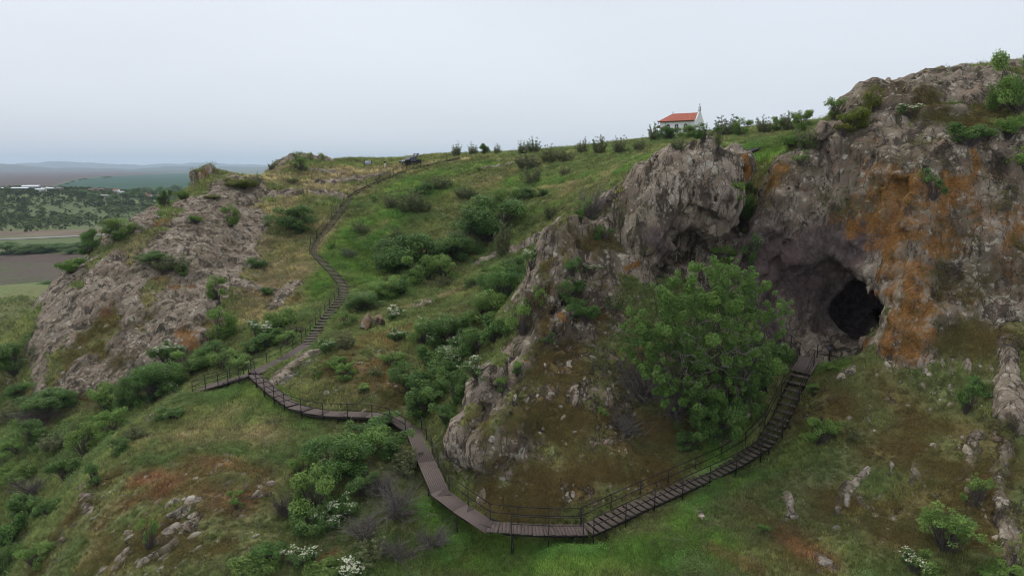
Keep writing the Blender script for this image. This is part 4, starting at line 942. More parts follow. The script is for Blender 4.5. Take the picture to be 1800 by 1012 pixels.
for q in PLANTS: byk.setdefault((q[0], q[5]), []).append(q)
for (kind, where), lst in byk.items():
    lst.sort(key=lambda q: q[1])
    for i, (kd, px, py, wpx, hpx, wh, p) in enumerate(lst):
        m_ = p.y / FPX; hpx *= 1.35 if 'skyline' in wh or 'chapel' in wh else 1.0; lab = LOOK[kind] + ' ' + wh
        if len(lst) > 1: lab += ', ' + (ORD[i + 1] if i < len(lst) - 1 or i == 0 else 'rightmost')
        put_plant(kind, wpx * m_ * 1.1, hpx * m_ * 1.15, p - Vector((0, 0, .12)), lab, 'shrubs ' + where)
# ---- the big multi-stemmed tree by the cave stairs
def big_tree():
    r = np.random.default_rng(99); base = at(1245, 770) - Vector((0, 0, .3)); base.y += 1.0
    root = empty('tree', base); tag(root, 'big spreading leafy green tree beside the stairs in front of the cave', 'tree')
    m_ = base.y / FPX
    lobes = [(1240,505,46),(1290,500,40),(1330,520,36),(1190,525,44),(1150,560,42),(1240,560,50),(1300,560,46),(1350,570,34),(1125,610,36),(1170,620,44),(1230,620,46),(1290,620,44),(1340,625,36),(1200,665,36),(1140,650,28),(1265,680,34),(1320,670,28),(1265,475,26),(1375,545,20),(1310,480,24),(1245,730,38),(1285,740,32),(1110,575,22),(1180,690,34),(1320,715,28),(1220,700,40),(1260,640,46),(1160,590,40),(1200,580,44),(1270,540,44)]
    cl, rad = [], []
    for px, py, rp in lobes:
        Yc = base.y + r.uniform(-2.2, 1.0) + (600 - py) * .004
        c = np.array(P(px, py, Yc)) - np.array(base); R = rp * m_ * .88
        for k in range(20):
            u = unit(1, r)[0]; cl.append(c + u * R * r.uniform(.5, 1.4)); rad.append(R * r.uniform(.08, .34))
    cl, rad = np.array(cl), np.array(rad); N = 90000
    pick = r.choice(len(cl), N, p=rad**2 / (rad**2).sum()); u = unit(N, r)
    pos = cl[pick] + u * (rad[pick] * r.uniform(.35, 1, N)**.6)[:, None]
    n = u * .5 + unit(N, r) * .7 + np.array([0, 0, .5]); n /= np.linalg.norm(n, axis=1)[:, None]
    v, f = leaf_quads(pos, n, .125, r); me = mesh_np('crown', v, f, smooth=False)
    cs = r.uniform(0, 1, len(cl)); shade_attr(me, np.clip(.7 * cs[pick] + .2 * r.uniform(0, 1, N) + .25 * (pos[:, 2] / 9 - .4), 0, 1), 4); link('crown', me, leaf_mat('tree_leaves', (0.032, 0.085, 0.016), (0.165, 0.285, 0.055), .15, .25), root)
    tw = []
    for s in range(5):
        a = np.array([r.uniform(-.5, .5), r.uniform(-.3, .3), -.2]); top = np.array([(s - 2) * 1.7, r.uniform(-.8, .6), r.uniform(4.0, 5.5)]); q = bent(a, top, r, 5, .1); tw.append(tube(q, np.linspace(.17, .06, 6), 7))
        for c in cl[r.choice(len(cl), 22, replace=False)]:
            st = q[r.integers(2, 6)]; tw.append(tube(bent(st, c, r, 3, .12), np.linspace(.05, .012, 4), 4))
    link('trunk', mesh_np('trunk', *join_np(tw)), M_TWIG, root)
    tw = []
    for k in range(44):   # bleached dead branches at the front of the crown
        c = np.array(P(r.uniform(1195, 1330), r.uniform(570, 690), base.y - 2.9)) - np.array(base); tw.append(tube(bent(c, c + r.normal(size=3) * np.array([.9, .5, .6]), r, 4, .25), np.linspace(.028, .008, 5), 3))
    link('dead_branches', mesh_np('dead_branches', *join_np(tw)), M_TWIG_G, root)
big_tree()
# ================================================================== rocks bedded in the slopes
def rock_mesh(seed, flat=0.7, sub=3):
    bm = bmesh.new(); bmesh.ops.create_icosphere(bm, subdivisions=sub, radius=1.0)
    v = np.array([q.co for q in bm.verts]); r = np.random.default_rng(seed); off = r.uniform(-50, 50, 3)
    pl = unit(11, r); 
    for n in pl:      # chop with planes for angular faces
        d = v @ n; lim = r.uniform(.35, .8); over = d > lim; v[over] -= (d[over] - lim)[:, None] * n * .85
    v *= (1 + .22 * fbm(v * 1.3 + off, 3, seed) + .1 * fbm(v * 4 + off, 2, seed + 3, .5, True))[:, None]
    v *= np.array([1, .75, flat])
    for q, c in zip(bm.verts, v): q.co = c
    me = bpy.data.meshes.new('rock'); bm.to_mesh(me); bm.free()
    for p_ in me.polygons: p_.use_smooth = True
    return me
ROCKS = [rock_mesh(s, f) for s, f in ((1, .7), (2, .55), (3, .8), (4, .6), (5, .9), (6, .65))]
for m_ in ROCKS: m_.materials.append(M_ROCK)
def own(x, y, z):
    h, n, i, t = BVH.find_nearest(Vector((x, y, z)))
    if i >= len(SOLID_F): return HILL
    return CLIFF if is_cliff[i] else (CRAG if is_crag[i] else SLOPE)
def bed_rock(px, py, wpx, hpx, ang=0.0):
    """one stone lying on the slope, long side along ang (degrees in the picture, 90 = up the slope)"""
    h, n = hit(px, py)
    if h is None: return
    if n.z < 0: n = -n
    s = h.y / FPX; a = math.radians(ang)
    up = Vector((0, 0, 1)); t = Vector((1, 0, 0)); t = (t - n * t.dot(n)).normalized(); u2 = n.cross(t)
    x = t * math.cos(a) + u2 * math.sin(a); y = n.cross(x)
    o = bpy.data.objects.new('rock', random.choice(ROCKS)); COL.objects.link(o); o.parent = own(*h)
    w, l = wpx * s * .56, hpx * s * .56
    R = Matrix((x * l, y * w / .75, n * min(w, l) * .95)).transposed()
    o.matrix_local = Matrix.Translation(h - n * min(w, l) * .18) @ R.to_4x4()
# the larger stones the photo shows one by one: x, y, across, along, angle
for q in [(330,880,18,30,60),(305,900,22,46,50),(345,905,14,34,40),(300,930,20,44,60),(340,940,16,36,50),(275,945,16,30,60),(228,942,12,26,80),(215,975,14,40,60),(250,990,14,40,50),(290,975,12,34,50),(322,985,12,26,60),(180,1000,14,30,60),(345,965,10,26,60),(385,950,10,20,80),(390,870,12,24,60),(400,850,10,24,50),(460,855,16,22,30),(475,850,14,20,20),(448,870,10,26,60),(430,895,10,24,60),(425,905,8,26,70),(440,935,8,20,50),(450,940,10,26,50),(400,930,8,16,80),(150,870,18,36,85),(158,900,14,24,85),
(250,795,8,14,60),(256,800,7,16,60),(222,820,7,14,60),(310,770,12,18,20),(322,762,12,14,40),(435,765,8,18,50),(440,760,8,14,60),(466,795,10,14,60),(470,800,8,12,60),(262,735,8,22,45),(275,722,9,26,45),(270,738,8,26,45),(385,815,8,18,40),(395,825,8,16,50),(400,800,6,10,0),
(1490,880,16,50,70),(1475,900,16,36,75),(1520,832,18,34,60),(1505,848,14,24,40),(1612,832,14,46,85),(1568,822,11,28,75),(1545,870,10,28,55),(1535,890,10,20,60),(1385,880,18,40,75),(1370,872,12,26,20),(1395,905,16,20,60),(1540,905,16,24,30),(1572,912,10,24,80),(1470,928,14,16,20),(1225,890,9,24,70),(1234,905,9,28,80),(1450,985,24,28,40),(1440,1000,18,22,0),(1700,790,18,34,70),(1708,815,12,30,80),(1712,780,10,22,60),(1640,783,12,14,30),(1560,700,8,12,0),(1635,718,10,14,50),(1598,712,8,10,0),(1495,655,22,22,20),(1480,662,14,20,20),(1560,640,16,12,0),(1615,640,10,26,85),(1630,655,8,20,80),(1655,640,10,24,80),(1700,640,12,36,85),(1720,640,10,30,85),(1740,645,9,24,85),(1690,605,9,16,60),(1760,735,10,24,80),(1748,760,10,20,60),
(1000,640,10,20,80),(1012,700,9,24,80),(905,700,10,20,70),(925,705,10,24,75),(938,742,8,16,80),(880,690,8,16,70),(990,735,10,18,60),(970,690,10,14,30),(1075,812,8,30,85),(1100,790,8,8,0),(1110,815,8,10,0),(1065,775,10,14,40),(1010,760,9,14,20),(1030,765,8,12,60),(850,868,8,26,85),(838,875,7,18,80),(865,870,8,16,75),(905,865,8,10,0),(820,840,8,14,60),(800,800,8,14,60),(880,840,7,10,30),(1050,750,8,12,60),(985,715,9,12,0),(950,760,10,12,0),(1020,810,6,9,0),(1060,880,7,8,20),(1120,860,12,10,0),
(540,640,16,36,40),(520,655,16,32,40),(505,665,14,26,40),(560,628,14,26,40),(495,675,10,18,30),(575,690,16,16,20),(612,710,12,12,0),(640,720,8,14,60),(590,700,8,14,40),(640,595,12,16,40),(652,628,10,20,50),(745,540,14,18,80),(680,560,8,12,20),(860,465,14,24,60),(880,452,14,22,60),(905,445,12,30,30),(935,425,12,30,40),(700,660,10,8,0),(655,690,8,8,0)]: bed_rock(*q)
# smaller stones strewn over the mossy faces
for zone, n_st in (((860,640,1180,880),120),((1400,660,1760,980),120),((150,800,480,1010),110),((480,560,720,720),40),((100,560,330,700),40),((1480,620,1780,680),30)):
    for k in range(n_st):
        px, py = random.uniform(zone[0], zone[2]), random.uniform(zone[1], zone[3]); s_ = random.uniform(3.5, 8.5) * (1 if random.random() > .15 else 1.6)
        bed_rock(px, py, s_, s_ * random.uniform(1, 2.2), random.uniform(40, 100))
def boulder(px, py, wpx, hpx, label, mat, seed, dx=0.0):
    p = at(px, py); s = p.y / FPX; me = rock_mesh(seed, .95, 4); me.materials.append(mat); o = link('boulder', me)
    o.location = p + Vector((0, .2, hpx * s * .38)); o.scale = (wpx * s * .52, wpx * s * .6, hpx * s * .55); o.rotation_euler = (0.2, .1, seed); tag(o, label, 'boulder'); return o
boulder(645, 578, 34, 36, 'orange grey boulder perched at the left end of the dry grass crest', M_ROCK_O, 21)
boulder(668, 572, 26, 24, 'smaller orange boulder leaning right of the perched crest boulder', M_ROCK_O, 22)
M_DARKROCK = simple('dark_basalt', (0.045, 0.038, 0.038), .95, .35, 2.0)
boulder(1326, 270, 30, 14, 'dark purplish boulder lying in the green slope behind the crag', M_DARKROCK, 23)

# ================================================================== chapel, pickup, person, boards
M_WHITE = simple('white_render', (0.74, 0.74, 0.72), .85, .05, 1.2); M_TILE = simple('red_roof_tiles', (0.36, 0.1, 0.06), .8, .3, 3.0)
M_TILE2 = simple('old_brown_roof', (0.16, 0.075, 0.055), .85, .2, 3.0); M_GLASS = simple('dark_window_glass', (0.015, 0.02, 0.028), .12, .1, 1.0, 0, .6, 0)
M_DARKWOOD = simple('dark_timber', (0.06, 0.035, 0.025), .7, .2, 5.0); M_GREYP = simple('pale_grey_sheet', (0.5, 0.53, 0.56), .6, .08, .6)
M_CREAM = simple('cream_render', (0.55, 0.47, 0.33), .85, .08, 1.0); M_CONC = simple('weathered_concrete', (0.3, 0.28, 0.25), .9, .12, 1.0)
def mesh_part(name, parts, mat, parent, smooth=False):
    me = mesh_np(name, *join_np(parts), smooth=smooth); return link(name, me, mat, parent)
def prism(profile, y0, y1):
    """profile: list of (x,z), extruded along y; fan-capped (convex)"""
    n = len(profile); V = [(x, y0, z) for x, z in profile] + [(x, y1, z) for x, z in profile]
    F = [(i, (i + 1) % n, n + (i + 1) % n, n + i) for i in range(n)]
    for k in range(1, n - 1, 2):
        a, b, c = k, k + 1, min(k + 2, n - 1)
        F.append((0, c, b, a) if c != b else (0, b, a, a)); F.append((n, n + a, n + b, n + c) if c != b else (n, n + a, n + b, n + b))
    return np.array(V, float), np.array(F)
def mesh_poly(name, V, F, mat, parent, smooth=False):
    me = bpy.data.meshes.new(name); me.from_pydata([tuple(v) for v in V], [], [tuple(f) for f in F]); me.update()
    if smooth:
        for p_ in me.polygons: p_.use_smooth = True
    return link(name, me, mat, parent)
def chapel():
    c = at(1197, 244); c = P(1196, 243, 222.0); g = ground(c.x, c.y + 3); base = Vector((c.x, c.y, (g.z if g else c.z) + .4))
    R = empty('chapel', base, math.radians(-37)); tag(R, 'small white chapel with red tiled roof and bell arch on the skyline', 'chapel')
    R.scale = (1.1,) * 3
    L, D, Hw, Hr = 10.4, 5.6, 4.0, 2.1
    x0, x1 = -L / 2, L / 2
    # walls with a gable at the right end
    V = [(x0, -D/2, -1), (x1, -D/2, -1), (x1, D/2, -1), (x0, D/2, -1), (x0, -D/2, Hw), (x1, -D/2, Hw), (x1, D/2, Hw), (x0, D/2, Hw)]
    mesh_poly('wall', V, [(0,1,5,4),(1,2,6,5),(2,3,7,6),(3,0,4,7)], M_WHITE, R)
    # facade: raised gable with curved shoulders
    prof = [(-D/2 - .15, -1), (D/2 + .15, -1), (D/2 + .15, Hw + .1), (D/2 - .4, Hw + .35), (D/2 - 1.2, Hw + 1.2), (.75, Hw + Hr + .1), (.65, Hw + Hr + .35), (-.65, Hw + Hr + .35), (-.75, Hw + Hr + .1), (-D/2 + 1.2, Hw + 1.2), (-D/2 + .4, Hw + .35), (-D/2 - .15, Hw + .1)]
    n = len(prof); V = [(x1 + .02, a, b) for a, b in prof] + [(x1 + .4, a, b) for a, b in prof]
    mesh_poly('facade', V, [tuple(range(n))[::-1], tuple(range(n, 2 * n))] + [(i, (i + 1) % n, n + (i + 1) % n, n + i) for i in range(n)], M_WHITE, R)
    # bell arch: two piers and a half ring
    zb = Hw + Hr + .35
    A = [box_np(x1 + .03, x1 + .39, -.6, -.36, zb, zb + .95), box_np(x1 + .03, x1 + .39, .36, .6, zb, zb + .95)]
    for k in range(8):
        t0, t1 = math.pi * k / 8, math.pi * (k + 1) / 8; q = []
        for x in (x1 + .03, x1 + .39):
            for rr, t in ((.36, t0), (.62, t0), (.62, t1), (.36, t1)): q.append((x, rr * math.cos(t), zb + .95 + rr * math.sin(t)))
        A.append((np.array(q), BOXF))
    bell = mesh_part('bell_arch', A, M_WHITE, R)
    mesh_part('bell', [tube([(x1 + .2, 0, zb + .95), (x1 + .2, 0, zb + .75), (x1 + .2, 0, zb + .4)], [.08, .17, .26], 8)], M_DARKWOOD, bell)
    def cross(x, y, z, s):
        mesh_part('cross', [box_np(x - .05, x + .05, y - .05, y + .05, z, z + 1.3 * s), box_np(x - .05, x + .05, y - .38 * s, y + .38 * s, z + .8 * s, z + .93 * s), box_np(x - .38 * s, x + .38 * s, y - .04, y + .04, z + .8 * s, z + .92 * s)], M_DARKWOOD, R)
    cross(x1 + .2, 0, zb + 1.5, .6); cross(x0 + 2.6, 0, Hw + Hr + .05, .55)
    # roof: hipped at the left end, meeting the facade at the right
    o = .45
    for nm, q in (('roof_slope', [(x0 - o, -D/2 - o, Hw - .12), (x1, -D/2 - o, Hw - .12), (x1, 0, Hw + Hr), (x0 + 2.6, 0, Hw + Hr)]), ('roof_slope', [(x1, D/2 + o, Hw - .12), (x0 - o, D/2 + o, Hw - .12), (x0 + 2.6, 0, Hw + Hr), (x1, 0, Hw + Hr)]), ('roof_slope', [(x0 - o, D/2 + o, Hw - .12), (x0 - o, -D/2 - o, Hw - .12), (x0 + 2.6, 0, Hw + Hr)])):
        q = [Vector(a) for a in q]; nn = (q[1] - q[0]).cross(q[2] - q[0]).normalized() * .16; m = len(q)
        mesh_poly(nm, q + [a + nn for a in q], [tuple(range(m))[::-1], tuple(range(m, 2 * m))] + [(i, (i + 1) % m, m + (i + 1) % m, m + i) for i in range(m)], M_TILE, R)
    mesh_part('eave_board', [box_np(x0 - o - .02, x1 - .01, -D/2 - o - .06, -D/2 - o + .02, Hw - .3, Hw - .1)], M_DARKWOOD, R)
    # arched windows with frame, pane, bars
    for wx in (-2.7, -.1, 2.6):
        def arch(wd, y0, y1, base_z, ht):
            pr = [(wx - wd, base_z), (wx + wd, base_z), (wx + wd, base_z + ht)] + [(wx + wd * math.cos(t), base_z + ht + wd * math.sin(t)) for t in np.linspace(.3, math.pi - .3, 6)] + [(wx - wd, base_z + ht)]
            n = len(pr); V = [(a, y0, b) for a, b in pr] + [(a, y1, b) for a, b in pr]
            return V, [tuple(range(n)), tuple(range(n, 2 * n))[::-1]] + [(i, n + i, n + (i + 1) % n, (i + 1) % n) for i in range(n)]
        V, F = arch(.55, -D/2 - .06, -D/2 + .02, .7, 1.9); w = mesh_poly('window', V, F, M_DARKWOOD, R)
        V, F = arch(.45, -D/2 - .075, -D/2 - .05, .8, 1.8); mesh_poly('pane', V, F, M_GLASS, w)
        mesh_part('glazing_bar', [box_np(wx - .03, wx + .03, -D/2 - .1, -D/2 - .07, .8, 2.95), box_np(wx - .43, wx + .43, -D/2 - .1, -D/2 - .07, 1.6, 1.66), box_np(wx - .43, wx + .43, -D/2 - .1, -D/2 - .07, 2.4, 2.46)], M_WHITE, w)
    mesh_part('downpipe', [box_np(x0 + 1.75, x0 + 1.83, -D/2 - .1, -D/2 - .02, -.6, Hw - .2)], M_DARKWOOD, R)
    # porch at the left end
    mesh_poly('porch_roof', [(x0 - 1.9, -1.9, 2.35), (x0 - .02, -1.9, 3.15), (x0 - .02, 1.9, 3.15), (x0 - 1.9, 1.9, 2.35), (x0 - 1.9, -1.9, 2.47), (x0 - .02, -1.9, 3.27), (x0 - .02, 1.9, 3.27), (x0 - 1.9, 1.9, 2.47)], BOXF, M_TILE2, R)
    for y in (-1.75, 1.75): mesh_part('porch_post', [box_np(x0 - 1.8, x0 - 1.66, y - .07, y + .07, -1, 2.4)], M_WHITE, R)
    mesh_part('plinth', [box_np(x0 - .06, x1 - .02, -D/2 - .08, D/2 + .08, -2.2, .1)], M_CONC, R)
    # low dark fence running right from the facade
    fp = P(1228, 236, 214.0); gz = ground(fp.x, fp.y); q = empty('fence', Vector((fp.x, fp.y, gz.z if gz else fp.z))); tag(q, 'low dark picket fence right of the white chapel', 'fence')
    for k in range(22):
        x = -2 + k * .4; gg = ground(fp.x + x, fp.y); dz = (gg.z - q.location.z) if gg else 0
        mesh_part('picket', [box_np(x - .08, x + .08, -.03, .03, dz - .2, dz + 1.15)], M_DARKWOOD, q)
    mesh_part('rail', [box_np(-2.1, 6.6, .031, .08, .35, .45)], M_DARKWOOD, q)
chapel()

M_CARP = simple('black_car_paint', (0.012, 0.013, 0.016), .25, .1, .5, 0, .6, 0); M_CHROME = simple('worn_chrome', (.5, .5, .5), .25, .05, 1, 1.0, .5, 0); M_TYRE = simple('tyre_rubber', (.02, .02, .02), .9, .1, 4)
M_LAMP = simple('headlight_glass', (.6, .62, .62), .15, .05, 1, 0, .6, 0); M_PLATE = simple('white_plate', (.7, .7, .68), .5, .03, 2); M_COVER = simple('grey_black_cover', (.06, .065, .075), .45, .1, 2)
def pickup():
    p = at(722, 290.5); g = ground(p.x, p.y); base = Vector((p.x, p.y, g.z + .1))
    R = empty('pickup_truck', base, math.radians(-128)); tag(R, 'black double cab pickup parked on the plateau with its bed cover raised', 'pickup truck')
    # local +X is the front
    def sect(xs, z0, z1, hw, name, mat, taper=.06):
        pass
    W = .92
    # lower body: side profile extruded across
    prof = [(2.62, .48), (2.66, .82), (2.5, 1.05), (1.35, 1.12), (1.2, 1.14), (-.75, 1.14), (-2.55, 1.12), (-2.6, .55), (-2.3, .42), (-1.95, .42), (-1.8, .75), (-1.45, .88), (-1.1, .75), (-.95, .40), (1.05, .40), (1.2, .75), (1.55, .88), (1.9, .75), (2.05, .42)]
    n = len(prof); V = [(x, -W, z) for x, z in prof] + [(x, W, z) for x, z in prof]
    mesh_poly('body', V, [tuple(range(n)), tuple(range(n, 2 * n))[::-1]] + [(i, n + i, n + (i + 1) % n, (i + 1) % n) for i in range(n)], M_CARP, R)
    cab = [(1.3, 1.13), (.55, 1.72), (-.55, 1.76), (-.85, 1.14)]
    V = [(x, -W + .03 + (.16 if z > 1.5 else 0), z) for x, z in cab] + [(x, W - .03 - (.16 if z > 1.5 else 0), z) for x, z in cab]
    mesh_poly('cab', V, [(0,1,2,3)[::-1], (4,5,6,7), (0,4,5,1)[::-1], (1,5,6,2)[::-1], (2,6,7,3)[::-1]], M_CARP, R)
    mesh_poly('windscreen', [(1.24, -.78, 1.19), (1.24, .78, 1.19), (.62, .68, 1.69), (.62, -.68, 1.69)], [(0,1,2,3)], M_GLASS, R).location.x = .03
    for s in (-1, 1):
        for a, b, c, d in ((1.0, .55, .05, .05), (-.02, -.02, -.5, -.68)):
            mesh_poly('side_window', [(a, s * (W - .02), 1.18), (d, s * (W - .02), 1.18), (c, s * (W - .145), 1.66), (b, s * (W - .145), 1.66)], [(0,1,2,3) if s < 0 else (3,2,1,0)], M_GLASS, R).location.y = s * .012
        d_ = mesh_part('door', [box_np(.08, 1.02, s * W - .005, s * W + .012, .5, 1.12)], M_CARP, R); mesh_part('handle', [box_np(.14, .3, s * W + .012, s * W + .04, .98, 1.03)], M_CHROME, d_)
        d_ = mesh_part('door', [box_np(-.85, .05, s * W - .005, s * W + .012, .5, 1.12)], M_CARP, R); mesh_part('handle', [box_np(-.8, -.64, s * W + .012, s * W + .04, .98, 1.03)], M_CHROME, d_)
        mesh_part('mirror', [box_np(.85, 1.0, s * W + (.02 if s > 0 else -.24), s * W + (.24 if s > 0 else -.02), 1.12, 1.3)], M_CARP, R)
        mesh_part('headlight', [box_np(2.48, 2.64, s * .86 - .22 * (s > 0), s * .86 + .22 * (s < 0), .78, .98)], M_LAMP, R)
        mesh_part('side_step', [box_np(-.9, 1.0, s * W - .02, s * (W + .12), .34, .38)] if s > 0 else [box_np(-.9, 1.0, -W - .12, -W + .02, .34, .38)], M_CHROME, R)
        for wx in (1.55, -1.45):
            q = mesh_part('wheel', [tube([(wx, s * (W - .24), .37), (wx, s * (W + .03), .37)], [.19, .19], 16)], M_CHROME, R)
            t = []
            for k in range(16):
                a, b = 2 * math.pi * k / 16, 2 * math.pi * (k + 1) / 16; y0, y1 = sorted((s * (W - .25), s * (W + .02)))
                t.append((np.array([(wx + rr * math.cos(an), y, .37 + rr * math.sin(an)) for y in (y0, y1) for rr, an in ((.2, a), (.37, a), (.37, b), (.2, b))]), BOXF))
            mesh_part('tyre', t, M_TYRE, q)
    mesh_part('grille', [box_np(2.6, 2.68, -.5, .5, .72, .95)] , M_CHROME, R); mesh_part('bumper', [box_np(2.6, 2.74, -.9, .9, .42, .66)], M_CARP, R); mesh_part('number_plate', [box_np(2.745, 2.76, -.26, .26, .5, .61)], M_PLATE, R)
    mesh_part('roof_rail', [box_np(-.5, .5, -.62, -.58, 1.76, 1.82), box_np(-.5, .5, .58, .62, 1.76, 1.82)], M_CHROME, R)
    mesh_part('bed_side', [box_np(-2.5, -.9, -W + .01, -W + .08, 1.13, 1.2), box_np(-2.5, -.9, W - .08, W - .01, 1.13, 1.2)], M_CARP, R)
    a = math.radians(52); cv = mesh_part('bed_cover', [box_np(-1.75, 0, -.86, .86, 0, .07)], M_COVER, R); cv.location = (-.88, 0, 1.24); cv.rotation_euler = (0, a, 0)
    for s in (-.7, .7): mesh_part('strut', [tube([(-1.5, s, 1.15), (-1.5, s, 1.95)], [.025, .02], 5)], M_CHROME, R)
pickup()
def person():
    p = at(677, 295); g = p
    R = empty('person', Vector((p.x, p.y, g.z)), .4); tag(R, 'person in a dark top and white trousers standing left of the pickup', 'person')
    def skin(name, verts, edges, radii, mat, root=0):
        me = bpy.data.meshes.new(name); me.from_pydata(verts, edges, []); o = link(name, me, mat, R)
        md = o.modifiers.new('skin', 'SKIN'); sv = me.skin_vertices[0].data
        for k, r in enumerate(radii): sv[k].radius = r if isinstance(r, tuple) else (r, r)
        sv[root].use_root = True; o.modifiers.new('sub', 'SUBSURF').levels = 1; o.modifiers['sub'].render_levels = 2; return o
    M_SKIN = simple('skin', (.42, .25, .18), .6, .05); M_TOP = simple('dark_top', (.03, .028, .035), .9, .2); M_TRS = simple('white_trousers', (.68, .66, .62), .9, .06); M_HAIR = simple('dark_hair', (.02, .014, .01), .7, .2); M_SHOE = simple('dark_shoes', (.03, .03, .03), .8, .1)
    # continuous body: pelvis, spine, neck, head, arms with hands, legs with feet
    V = [(0,0,.95),(0,0,1.15),(0,0,1.38),(0,0,1.5),(0,-.01,1.6),(0,-.01,1.72),(.17,0,1.42),(.25,.02,1.14),(.27,-.06,.9),(.28,-.09,.8),(-.17,0,1.42),(-.26,.03,1.14),(-.2,-.14,.98),(-.1,-.2,1.0),(.1,0,.88),(.11,-.01,.48),(.11,.02,.08),(.12,-.14,.04),(-.1,0,.88),(-.12,.02,.48),(-.12,.06,.08),(-.13,-.1,.04)]
    E = [(0,1),(1,2),(2,3),(3,4),(4,5),(2,6),(6,7),(7,8),(8,9),(2,10),(10,11),(11,12),(12,13),(0,14),(14,15),(15,16),(16,17),(0,18),(18,19),(19,20),(20,21)]
    rd = [(.15,.1),(.13,.09),(.16,.1),.055,.085,.07,.06,.042,.032,.03,.06,.042,.032,.03,.08,.055,.038,.035,.08,.055,.038,.035]
    skin('body', V, E, rd, M_SKIN)
    g_ = lambda r, k: tuple(x + k for x in r) if isinstance(r, tuple) else r + k
    idx = [0,1,2,6,7,10,11]; mp = {a: i for i, a in enumerate(idx)}
    skin('top', [V[i] for i in idx], [(mp[a], mp[b]) for a, b in E if a in mp and b in mp], [g_(rd[i], .016) for i in idx], M_TOP)
    idx = [0,14,15,16,18,19,20]; mp = {a: i for i, a in enumerate(idx)}
    skin('trousers', [V[i] for i in idx], [(mp[a], mp[b]) for a, b in E if a in mp and b in mp], [g_(rd[i], .02) for i in idx], M_TRS)
    skin('hair', [(0, .02, 1.66), (0, .01, 1.76)], [(0, 1)], [.095, .06], M_HAIR)
    for s, y in ((.12, 0), (-.13, .04)): skin('shoe', [(s, y + .05, .05), (s, y - .14, .04)], [(0, 1)], [.055, .045], M_SHOE)
person()
def print_mat():
    mt, nt = new_mat('faded_map_print'); b = NB(nt); tc = b.n('ShaderNodeTexCoord').outputs['Object']
    c = b.mix(b.ss(b.noise(2.5, 4, tc), .45, .6), (.5, .55, .6), (.25, .28, .36)); c = b.mix(b.ss(b.noise(6, 3, tc), .6, .66), c, (.16, .17, .22)); b.out(b.bsdf(c, .5)); return mt
def info_board():
    p = at(647, 293); g = p; R = empty('information_board', Vector((p.x, p.y, g.z)), .1); tag(R, 'pale grey information board on posts at the plateau edge', 'sign')
    mesh_part('panel', [box_np(-.72, .72, -.03, .03, .35, 1.35)], M_CONC, R); mesh_part('print', [box_np(-.66, .66, -.04, -.031, .41, 1.29)], print_mat(), R)
    for s in (-.8, .8): mesh_part('post', [box_np(s - .06, s + .06, -.06, .06, -.3, 1.5)], M_DARKWOOD, R)
info_board()
def cave_sign():
    p = at(1457, 634); R = empty('sign_stand', p, .25); tag(R, 'dark lectern sign on a single post in front of the cave', 'sign')
    mesh_part('post', [box_np(-.04, .04, -.04, .04, -.3, 1.05)], M_STEEL, R)
    q = mesh_part('panel', [box_np(-.38, .38, -.3, .3, -.02, .02)], M_STEEL, R); q.location = (0, -.05, 1.1); q.rotation_euler = (math.radians(32), 0, .0)
    pr = mesh_part('print', [box_np(-.34, .34, -.26, .26, .021, .025)], simple('dark_print', (.05, .045, .045), .4, .3, 5), q)
    # low railing at the edge of the cave floor
    a, b = at(1436, 628), at(1472, 634); R2 = empty('railing', a); tag(R2, 'short dark railing at the head of the stairs before the cave floor', 'railing')
    bar_between('rail', a + Vector((0, 0, .35)), b + Vector((0, 0, .35)), .025, R2, M_STEEL); bar_between('post', a - Vector((0, 0, .2)), a + Vector((0, 0, 1.1)), .03, R2, M_STEEL); bar_between('post', b - Vector((0, 0, .2)), b + Vector((0, 0, .36)), .03, R2, M_STEEL)
    a, b, c = at(1405, 626), at(1390, 612), at(1371, 606); R2 = empty('railing', a); tag(R2, 'dark railing with a cross brace left of the stair head beside the tree', 'railing')
    for q in (a, b, c): bar_between('post', q - Vector((0, 0, .2)), q + Vector((0, 0, 1.1)), .03, R2, M_STEEL)
    for u_, v_ in ((a, b), (b, c)):
        for h in (.5, 1.08): bar_between('rail', u_ + Vector((0, 0, h)), v_ + Vector((0, 0, h)), .022, R2, M_STEEL)
    bar_between('brace', b + Vector((0, 0, 1.05)), a + Vector((0, 0, .5)), .018, R2, M_STEEL)
cave_sign()
# ================================================================== the plain, far hills, village
def zplain(x, y):
    x = np.asarray(x, float); y = np.asarray(y, float)
    z = 2.0 + np.clip(y - 2000, 0, 30000) * (15 / 5600.0)
    hX = 30 * sstep(-330, -790, x) + 4 * sstep(-790, -1400, x)
    hY = sstep(620, 980, y) * (1 - sstep(1060, 1420, y))
    p = np.stack([x, y, np.zeros_like(x)], -1).reshape(-1, 3)
    z = z + (hX * hY) * (1 + 0.12 * fbm(p * 0.006, 3, 301).reshape(x.shape)) + 1.2 * fbm(p * 0.004, 3, 311).reshape(x.shape) * sstep(300, 800, np.hypot(x, y))
    r = np.hypot(x, y); az = np.degrees(np.arctan2(x, y))
    q = np.stack([az * 0.35, az * 0, az * 0], -1).reshape(-1, 3)
    n1 = fbm(q + 3.1, 4, 321).reshape(x.shape); n2 = fbm(q * 1.3 + 9.7, 4, 331).reshape(x.shape)
    z = z + (46 + 46 * n1 + 60 * sstep(-33, -38, az)) * sstep(11500, 14500, r) * (1 - sstep(15000, 17500, r))
    z = z + (150 + 95 * n2 + 40 * np.exp(-((az + 33.5) / 1.6)**2)) * sstep(19000, 23500, r)
    return z
